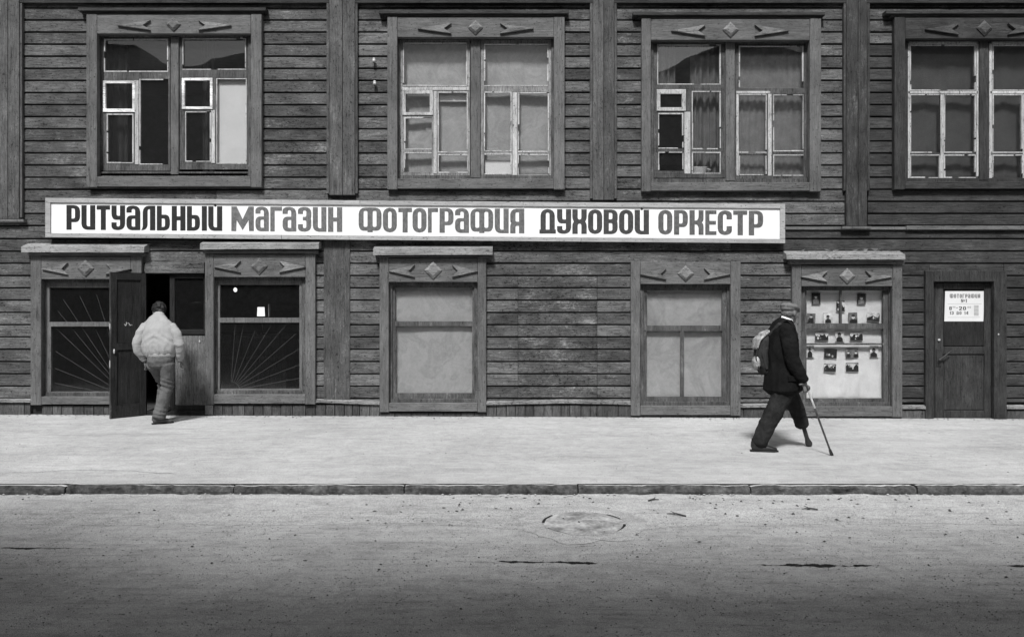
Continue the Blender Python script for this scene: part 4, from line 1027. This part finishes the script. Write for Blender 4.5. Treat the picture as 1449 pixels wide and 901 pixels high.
def hand(bm, wrist, fwd, side, curl, thumb_side=1, sc=1.0):
    """palm plus five separate fingers; fwd = wrist to knuckles, side = across towards the thumb, curl about side"""
    w_ = Vector(wrist); f = Vector(fwd).normalized(); sd = Vector(side); sd = (sd-f*sd.dot(f)).normalized(); nm = f.cross(sd)*thumb_side
    kn = w_+f*.085*sc
    tube(bm, [tuple(w_-f*.03)+(.026*sc, .02*sc), tuple(w_+f*.015)+(.030*sc, .018*sc), tuple(w_+f*.055*sc)+(.040*sc, .017*sc), tuple(kn)+(.040*sc, .014*sc)], tuple(nm), 10)
    for k, (off, L) in enumerate(((.030, .072), (.010, .080), (-.010, .074), (-.030, .058))):
        p = kn+sd*off*sc-f*.012; pts = [tuple(p)+(.0095*sc,)]; a = curl*.5
        for seg in (.46, .32, .24):
            d = f*math.cos(a)+nm*math.sin(a); p = p+d*L*seg*sc; pts.append(tuple(p)+(.0088*sc,)); a += curl*(1-.06*k)
        tube(bm, pts, tuple(sd), 8)
    p = w_+f*.03*sc+sd*.032*sc; d1 = (f*.6+sd*.75+nm*.25).normalized(); d2 = (f*.85+sd*.15+nm*.5).normalized()
    tube(bm, [tuple(p)+(.013*sc,), tuple(p+d1*.035*sc)+(.011*sc,), tuple(p+d1*.035*sc+d2*.045*sc)+(.0095*sc,)], tuple(nm), 8)
def head(bm, c, yaw, pitch, sc=1.0):
    """skull, jaw, nose, brow, lips, ears, neck root; faces local +x, then turned"""
    rot = Matrix.Translation(Vector(c)) @ Matrix.Rotation(yaw, 4, 'Z') @ Matrix.Rotation(pitch, 4, 'Y')
    b2 = bmesh.new()
    ball(b2, (-.012, 0, .03), .096*sc, .077*sc, .09*sc, 18); ball(b2, (.012, 0, -.02), .082*sc, .066*sc, .085*sc, 16)
    ball(b2, (.035, 0, -.08), .05*sc, .045*sc, .035*sc, 12); ball(b2, (.066, 0, -.092), .022, .024, .018, 10)
    tube(b2, [(.088, 0, .015, .009), (.106, 0, -.015, .012), (.108, 0, -.028, .016)], (0, 1, 0), 8)
    tube(b2, [(.07, -.045, .03, .012), (.088, 0, .032, .013), (.07, .045, .03, .012)], (0, 0, 1), 8)
    tube(b2, [(.078, -.022, -.056, .008), (.09, 0, -.056, .010), (.078, .022, -.056, .008)], (0, 0, 1), 8)
    for s_ in (-1, 1):
        ball(b2, (-.01, s_*.078, -.005), .018, .010, .032, 10); ball(b2, (.062, s_*.034, -.018), .025, .024, .024, 10)
    bmesh.ops.transform(b2, matrix=rot, verts=b2.verts)
    me = bpy.data.meshes.new('t'); b2.to_mesh(me); b2.free(); bm.from_mesh(me); bpy.data.meshes.remove(me); return rot
M['skin'] = plain('skin', .15, .6, 12, .12, .15)
M['black_cloth'] = cloth_mat('black_wool', .008, .4); M['dark_trousers'] = cloth_mat('dark_trousers', .019, .45)
M['cap_cloth'] = cloth_mat('cap_tweed', .14, .3, 30); M['light_jacket'] = cloth_mat('light_jacket', .30, .09, 6); M['jeans'] = cloth_mat('faded_jeans', .10, .22, 9)
M['hair_dark'] = plain('hair_dark', .012, .6, 40, .5, .6); M['hair_grey'] = plain('hair_grey', .12, .7, 40, .4, .5)
M['leather'] = plain('leather', .014, .35, 10, .3, .2, .5); M['shoe_brown'] = plain('shoe_suede', .07, .6, 10, .3)
M['canvas'] = cloth_mat('pale_canvas', .30, .6, 16); M['canvas_dark'] = cloth_mat('dark_canvas', .03, .3); M['collar'] = plain('shirt_white', .65, .8)
M['cane_wood'] = plain('cane_wood', .05, .4, 12, .5); M['cane_pale'] = plain('cane_worn', .4, .4, 12, .4); M['peg_wood'] = plain('peg_wood', .03, .5, 12, .4)
def shoe(bm, heel, toe, w_=.045, h_=.085):
    h = Vector(heel); t = Vector(toe); d = (t-h); L = d.length; d.normalize(); u = Vector((0, 0, 1))
    P = lambda k, z: tuple(h+d*L*k+u*z)
    tube(bm, [P(.08, .055)+(w_*.78, .05), P(.3, .052)+(w_*.82, .048), P(.55, .042)+(w_*.95, .038), P(.8, .032)+(w_*1.0, .028), P(.95, .026)+(w_*.7, .021)], (0, 0, 1), 12)
    tube(bm, [P(.14, .05)+(.04, .045), P(.14, .11)+(.04, .042)], tuple(d), 12)
def sole(bm, heel, toe, w_=.046):
    h = Vector(heel); t = Vector(toe); d = (t-h); L = d.length; d.normalize(); n_ = Vector((-d.y, d.x, 0)); pts = []
    out = [(-.02, .55), (.1, .75), (.35, .7), (.65, .98), (.85, .95), (1.0, .45)]
    a = [h+d*L*k+n_*w_*q for k, q in out]+[h+d*L*k-n_*w_*q for k, q in out[::-1]]
    lo = [bm.verts.new((v.x, v.y, v.z+.002)) for v in a]; hi = [bm.verts.new((v.x, v.y, v.z+.018)) for v in a]
    bm.faces.new(lo[::-1]); bm.faces.new(hi)
    for i in range(len(a)): j = (i+1) % len(a); bm.faces.new((lo[i], lo[j], hi[j], hi[i]))

# --- old man walking to the right
PX = (1100-724.5)/K*(D-2.46)/D; man = empty('person', (PX, -2.46, gz(PX, -2.46)))
tag(man, 'man in flat cap and black jacket with a wooden leg walking past the photo display', 'person')
bm = bmesh.new()
rot = head(bm, (.142, 0, 1.545), rad(28), rad(4))
tube(bm, [(.075, 0, 1.36, .07), (.10, 0, 1.43, .058), (.125, 0, 1.50, .056)])
tube(bm, [(.06, 0, .80, .12, .14), (.055, 0, 1.05, .12, .14), (.06, 0, 1.28, .12, .16), (.075, 0, 1.38, .08, .12)])
tube(bm, [(.04, -.17, 1.36, .055), (.07, -.235, 1.10, .045), (.10, -.25, 1.0, .042), (.20, -.262, .79, .030)], (1, 0, 0))
tube(bm, [(.08, .17, 1.36, .055), (.08, .235, 1.10, .045), (.19, .22, .88, .030)], (1, 0, 0))
tube(bm, [(.05, -.08, .80, .07), (-.08, -.10, .40, .055), (-.235, -.10, .10, .04)], (1, 0, 0)); tube(bm, [(.08, .08, .80, .10), (.26, .12, .47, .07), (.33, .16, .30, .045)], (1, 0, 0))
hand(bm, (.21, -.265, .775), (.22, -.02, -1), (.9, .3, .15), 1.15, -1, .95)
hand(bm, (.20, .215, .86), (.1, 0, -1), (1, 0, 0), .45, 1, .95)
fuse('body', bm, M['skin'], man, .007, 3)
bm = bmesh.new()
tube(bm, [(.064, 0, .685, .205, .250), (.060, 0, .80, .194, .238), (.055, 0, 1.0, .176, .215), (.052, 0, 1.2, .172, .215), (.058, 0, 1.33, .15, .215), (.075, 0, 1.42, .11, .165), (.095, 0, 1.475, .075, .085)], (0, 1, 0), 20)
jk1 = fuse('jacket', bm, M['black_cloth'], man, .010, 4, .020, (1, 1, .55), 7, 3); bm = bmesh.new()
tube(bm, [(.035, -.165, 1.37, .085), (.055, -.225, 1.22, .084), (.075, -.25, 1.06, .078), (.10, -.258, .98, .074), (.185, -.263, .83, .058), (.20, -.264, .805, .054)], (1, 0, 0), 14)
fuse('sleeve', bm, M['black_cloth'], jk1, .010, 3, .018, (1, 1, 1.3), 9, 6); bm = bmesh.new()
tube(bm, [(.07, .165, 1.37, .085), (.05, .225, 1.2, .082), (.08, .245, 1.06, .074), (.18, .225, .89, .055)], (1, 0, 0), 14)
fuse('sleeve', bm, M['black_cloth'], jk1, .012, 3, .014, (1, 1, 1.3), 9, 7)
bm = bmesh.new(); tube(bm, [(.070, 0, 1.42, .10, .11), (.085, 0, 1.462, .080, .088)], (0, 1, 0), 16); fuse('coat_collar', bm, M['black_cloth'], jk1, .008, 2, .004, (1, 1, 1), 12)
bm = bmesh.new(); box(bm, .03, .17, .80, .86, -.262, -.235, .006); obj('pocket_flap', bm, M['black_cloth'], jk1)
bm = bmesh.new()
tube(bm, [(.063, 0, .90, .13, .155), (.06, 0, .78, .145, .17), (.06, 0, .70, .14, .165)], (0, 1, 0), 18)
tube(bm, [(.05, -.075, .76, .12, .105), (.0, -.095, .58, .112, .10), (-.11, -.10, .37, .098, .092), (-.195, -.10, .2, .090, .084), (-.238, -.10, .08, .090, .082)], (0, 1, 0), 16)
tube(bm, [(.09, .085, .76, .125, .115), (.185, .11, .58, .105, .10), (.27, .13, .45, .088, .09), (.325, .16, .31, .076, .078), (.345, .17, .25, .073, .076)], (0, 1, 0), 16)
fuse('trousers', bm, M['dark_trousers'], man, .010, 3, .022, (1, 1, .8), 9, 5)
bm = bmesh.new(); shoe(bm, (-.33, -.095, 0), (-.04, -.125, 0)); so1 = fuse('shoe', bm, M['leather'], man, .008, 3)
bm = bmesh.new(); sole(bm, (-.332, -.095, 0), (-.035, -.125, 0)); obj('sole', bm, M['canvas_dark'], so1)
bm = bmesh.new(); tube(bm, [(.345, .168, .30, .032), (.375, .178, .20, .024), (.415, .20, .09, .025), (.438, .212, .035, .040), (.446, .215, .012, .037)], (0, 1, 0), 12); obj('peg_leg', bm, M['peg_wood'], man, True)
# cap, hair, collar
def place(bm): bmesh.ops.transform(bm, matrix=rot, verts=bm.verts)
bm = bmesh.new()
ball(bm, (-.010, 0, .072), .118, .098, .043, 20, Matrix.Rotation(rad(6), 4, 'Y')); ball(bm, (-.035, 0, .05), .088, .086, .045, 16); ball(bm, (.07, 0, .058), .055, .075, .022, 14)
tube(bm, [(.06, -.055, .045, .012), (.115, -.035, .030, .010), (.13, 0, .026, .010), (.115, .035, .030, .010), (.06, .055, .045, .012)], (0, 0, 1), 8)
ball(bm, (.095, 0, .036), .042, .052, .009, 14)
place(bm); fuse('cap', bm, M['cap_cloth'], man, .006, 3, .004, (1, 1, 1), 14, 2)
bm = bmesh.new(); ball(bm, (-.045, 0, -.005), .062, .072, .055, 14); ball(bm, (-.005, -.062, .0), .035, .018, .035, 10); ball(bm, (-.005, .062, .0), .035, .018, .035, 10); place(bm); fuse('hair', bm, M['hair_grey'], man, .007, 2, .004, (1, 1, 1), 40)
bm = bmesh.new(); n = 20; rr = []
for k in range(n+1):
    a = rad(-160)+rad(320)*k/n+math.pi*0
    ca, sa = math.cos(a), math.sin(a); rr.append([bm.verts.new(v) for v in ((.098+.078*ca, .082*sa, 1.452-.02*ca), (.104+.068*ca, .070*sa, 1.492-.025*ca), (.104+.060*ca, .062*sa, 1.49-.025*ca))])
for r0, r1 in zip(rr, rr[1:]):
    for i in (0, 1): bm.faces.new((r0[i], r0[i+1], r1[i+1], r1[i]))
obj('shirt_collar', bm, M['collar'], man, True)
# --- cane
g0 = Vector((.240, -.285, .70)); g1 = Vector((.478, -.33, .004))
cane = empty('walking_cane', tuple(Vector(man.location)+Vector((.478, -.33, 0)))); tag(cane, 'slim walking cane with pale upper shaft, held by the man in the cap', 'cane')
off = Vector((.478, -.33, 0)); t0 = g0+(g0-g1).normalized()*.06
bm = bmesh.new(); cyl(bm, g0-off, g0+(g1-g0)*.27-off, .011, 10); obj('upper_shaft', bm, M['cane_pale'], cane, False)
bm = bmesh.new(); cyl(bm, g0+(g1-g0)*.27-off, g1-off-(g1-g0)*.06, .011, 10, .0105); obj('lower_shaft', bm, M['cane_wood'], cane)
bm = bmesh.new(); cyl(bm, g1-off-(g1-g0)*.09, g1-off, .014, 10, .020); obj('rubber_tip', bm, M['leather'], cane)
bm = bmesh.new(); tube(bm, [tuple(g0-off)+(.011,), tuple(t0-off)+(.012,), tuple(t0-off+Vector((-.03, 0, .018)))+(.013,), tuple(t0-off+Vector((-.08, 0, .010)))+(.012,)], (0, 1, 0), 10); obj('crook', bm, M['cane_wood'], cane, True)
# --- rucksack
pk = empty('rucksack', tuple(Vector(man.location)+Vector((-.155, .07, .84)))); tag(pk, 'pale worn rucksack hanging on the back of the man in the cap', 'rucksack')
bm = bmesh.new(); tube(bm, [(.03, 0, .03, .06, .10), (.0, 0, .12, .08, .125), (-.005, 0, .26, .08, .13), (.02, 0, .40, .07, .12), (.06, 0, .47, .04, .08)], (0, 1, 0), 16); fuse('sack', bm, M['canvas_dark'], pk, .01, 4, .014, (1, 1, .7), 11, 8)
bm = bmesh.new(); tube(bm, [(.085, 0, .50, .02, .08), (.02, 0, .47, .03, .115), (-.055, 0, .40, .022, .125), (-.082, 0, .30, .016, .115)], (0, 1, 0), 14); fuse('flap', bm, M['canvas'], pk, .009, 3, .010, (1, 1, 1), 11, 9)
bm = bmesh.new(); ball(bm, (-.072, -.03, .14), .042, .09, .085, 12); fuse('pocket', bm, M['canvas'], pk, .009, 3, .008, (1, 1, 1), 14, 1)
bm = bmesh.new(); tube(bm, [(-.08, -.10, .32, .006, .014), (-.098, -.10, .2, .006, .014), (-.06, -.10, .06, .006, .014)], (0, 1, 0), 6); tube(bm, [(.0, -.13, .40, .006, .016), (-.03, -.138, .25, .006, .016), (.02, -.125, .08, .006, .016)], (1, 0, 0), 6); obj('buckle_strap', bm, M['canvas_dark'], pk)
bm = bmesh.new(); tube(bm, [(.05, -.10, .46, .02, .006), (.125, -.20, .585, .02, .006), (.21, -.215, .622, .02, .006), (.285, -.225, .55, .02, .006), (.335, -.22, .40, .02, .006)], (1, 0, .4), 8); obj('shoulder_strap', bm, M['canvas_dark'], pk)

# --- man entering the shop, seen from behind
QX = (229-724.5)/K*(D-.77)/D; m2 = empty('person', (QX, -.77, gz(QX, -.77)))
tag(m2, 'man in a light jacket and jeans seen from behind, stepping in at the open door', 'person')
bm = bmesh.new(); rot = head(bm, (-.040, .20, 1.575), rad(90), rad(22))
tube(bm, [(-.04, .08, 1.40, .07), (-.04, .14, 1.48, .06), (-.04, .17, 1.53, .058)])
tube(bm, [(-.02, 0, .86, .14, .10), (-.03, .02, 1.15, .16, .11), (-.045, .06, 1.36, .17, .10), (-.04, .09, 1.43, .12, .08)])
tube(bm, [(-.235, .05, 1.36, .055), (-.335, .0, 1.11, .045), (-.265, .065, .87, .030)]); tube(bm, [(.15, .05, 1.36, .055), (.228, .02, 1.1, .045), (.208, .08, .87, .030)])
tube(bm, [(.07, 0, .82, .09), (.06, .04, .5, .06), (-.02, -.02, .12, .045)]); tube(bm, [(-.1, .02, .82, .09), (-.1, .28, .54, .06), (-.09, .20, .22, .045)], (0, 0, 1))
hand(bm, (-.258, .07, .855), (.22, .12, -1), (.3, 1, .1), .5, -1, 1.0); hand(bm, (.207, .085, .855), (-.02, .12, -1), (-.1, 1, .1), .5, 1, 1.0)
fuse('body', bm, M['skin'], m2, .007, 3)
bm = bmesh.new()
tube(bm, [(-.022, .0, .945, .205, .135), (-.026, .0, .985, .222, .150), (-.033, .01, 1.07, .235, .162), (-.043, .03, 1.2, .230, .16), (-.05, .05, 1.32, .225, .145), (-.048, .075, 1.42, .195, .12), (-.043, .105, 1.485, .13, .095), (-.04, .125, 1.525, .085, .075)], (0, 1, 0), 22)
jk = fuse('jacket', bm, M['light_jacket'], m2, .0095, 2, .015, (1.5, 1, .45), 6, 11); bm = bmesh.new()
tube(bm, [(-.215, .05, 1.385, .070), (-.285, .02, 1.27, .074), (-.325, -.02, 1.1, .070), (-.318, -.0, 1.0, .066), (-.270, .05, .885, .050)], (0, 1, 0), 14)
fuse('sleeve', bm, M['light_jacket'], jk, .009, 3, .014, (.9, .9, 1.5), 6, 5); bm = bmesh.new()
tube(bm, [(.125, .05, 1.385, .070), (.193, .02, 1.26, .073), (.235, .0, 1.1, .068), (.235, .03, 1.0, .062), (.211, .075, .885, .048)], (0, 1, 0), 14)
fuse('sleeve', bm, M['light_jacket'], jk, .009, 3, .014, (.9, .9, 1.5), 6, 6)
for pts in ([(-.272, .05, .90, .046), (-.266, .058, .855, .043)], [(.212, .074, .90, .045), (.209, .079, .855, .042)]):
    bm = bmesh.new(); tube(bm, pts, (0, 1, 0), 14); fuse('cuff', bm, M['light_jacket'], jk, .007, 2, .002, (3, 3, .1), 30)
bm = bmesh.new(); tube(bm, [(-.042, .105, 1.505, .088, .078), (-.04, .125, 1.555, .075, .068)], (0, 1, 0), 18); fuse('collar', bm, M['light_jacket'], jk, .008, 2, .002, (3, 3, .1), 30)
bm = bmesh.new(); tube(bm, [(-.022, .0, .915, .195, .132), (-.022, .0, .955, .203, .138)], (0, 1, 0), 22); fuse('waistband', bm, M['light_jacket'], m2, .010, 2, .003, (3, 3, .1), 20)
bm = bmesh.new()
tube(bm, [(-.02, 0, .96, .165, .115), (-.015, -.01, .86, .175, .135), (-.01, 0, .80, .165, .13)], (0, 1, 0), 18)
tube(bm, [(.072, 0, .82, .10, .12), (.068, .02, .66, .092, .10), (.055, .04, .50, .080, .085), (.015, .01, .30, .078, .085), (-.022, -.02, .125, .084, .09), (-.027, -.02, .095, .085, .09)], (0, 1, 0), 16)
tube(bm, [(-.10, .02, .82, .105, .12), (-.10, .18, .66, .09, .095), (-.10, .29, .53, .085, .085), (-.095, .25, .38, .08, .08), (-.09, .20, .20, .082, .082)], (1, 0, 0), 16)
fuse('jeans', bm, M['jeans'], m2, .009, 3, .013, (1, 1, 1.2), 8, 4)
bm = bmesh.new(); shoe(bm, (-.105, -.05, 0), (.115, .09, 0)); s1 = fuse('shoe', bm, M['shoe_brown'], m2, .008, 3)
bm = bmesh.new(); sole(bm, (-.107, -.05, 0), (.118, .092, 0)); obj('sole', bm, M['canvas_dark'], s1)
bm = bmesh.new(); shoe(bm, (-.085, .18, .10), (-.10, .45, .13)); s1 = fuse('shoe', bm, M['shoe_brown'], m2, .008, 3)
bm = bmesh.new(); sole(bm, (-.085, .18, .10), (-.10, .455, .13)); obj('sole', bm, M['canvas_dark'], s1)
bm = bmesh.new(); ball(bm, (-.025, 0, .042), .108, .094, .098, 18); ball(bm, (-.065, 0, -.05), .058, .074, .085, 14); ball(bm, (.05, 0, .085), .055, .07, .04, 12)
for k in range(70):
    a, b = R.uniform(0, math.tau), R.uniform(-.6, 1.5); d = Vector((math.cos(a)*math.cos(b), math.sin(a)*math.cos(b), math.sin(b)))
    if d.x > .55 and d.z < .5: continue
    p = Vector((-.025, 0, .035))+Vector((d.x*.10, d.y*.088, d.z*.09)); ball(bm, p, .024, .022, .02, 8)
bmesh.ops.transform(bm, matrix=rot, verts=bm.verts); fuse('hair', bm, M['hair_dark'], m2, .007, 1, .006, (1, 1, 1), 45)

for v in jk.data.vertices:              # gathers above the waistband and soft drag lines from the armpits
    t = max(0, 1-abs(v.co.z-1.0)/.13)
    v.co += v.normal*.007*t*math.sin(v.co.x*85+4*noise.noise(v.co*6))
    u = max(0, 1-abs(v.co.z-1.22)/.16)
    v.co += v.normal*.006*u*math.sin(v.co.z*60+abs(v.co.x+.05)*55+3*noise.noise(v.co*5))
for o_ in [c for c in m2.children if c.name.split('.')[0] == 'jeans']:
    for v in o_.data.vertices:          # creases behind the knee and stacked at the hem
        t = max(0, 1-abs(v.co.z-.52)/.14)+max(0, 1-abs(v.co.z-.14)/.12)*.8
        v.co += v.normal*.007*t*math.sin(v.co.z*95+v.co.x*38+3*noise.noise(v.co*7))
for o_ in [c for c in m2.children if c.name.split('.')[0] in ('jacket', 'body', 'hair')]+list(jk.children):
    for v in o_.data.vertices:
        if v.co.z > .95:                # he bows forward; the head lies in line with the spine
            v.co.z -= .062*min(1, (v.co.z-.95)/.5); v.co.x -= .46*max(0, v.co.y)*min(1, (v.co.z-.95)/.3)
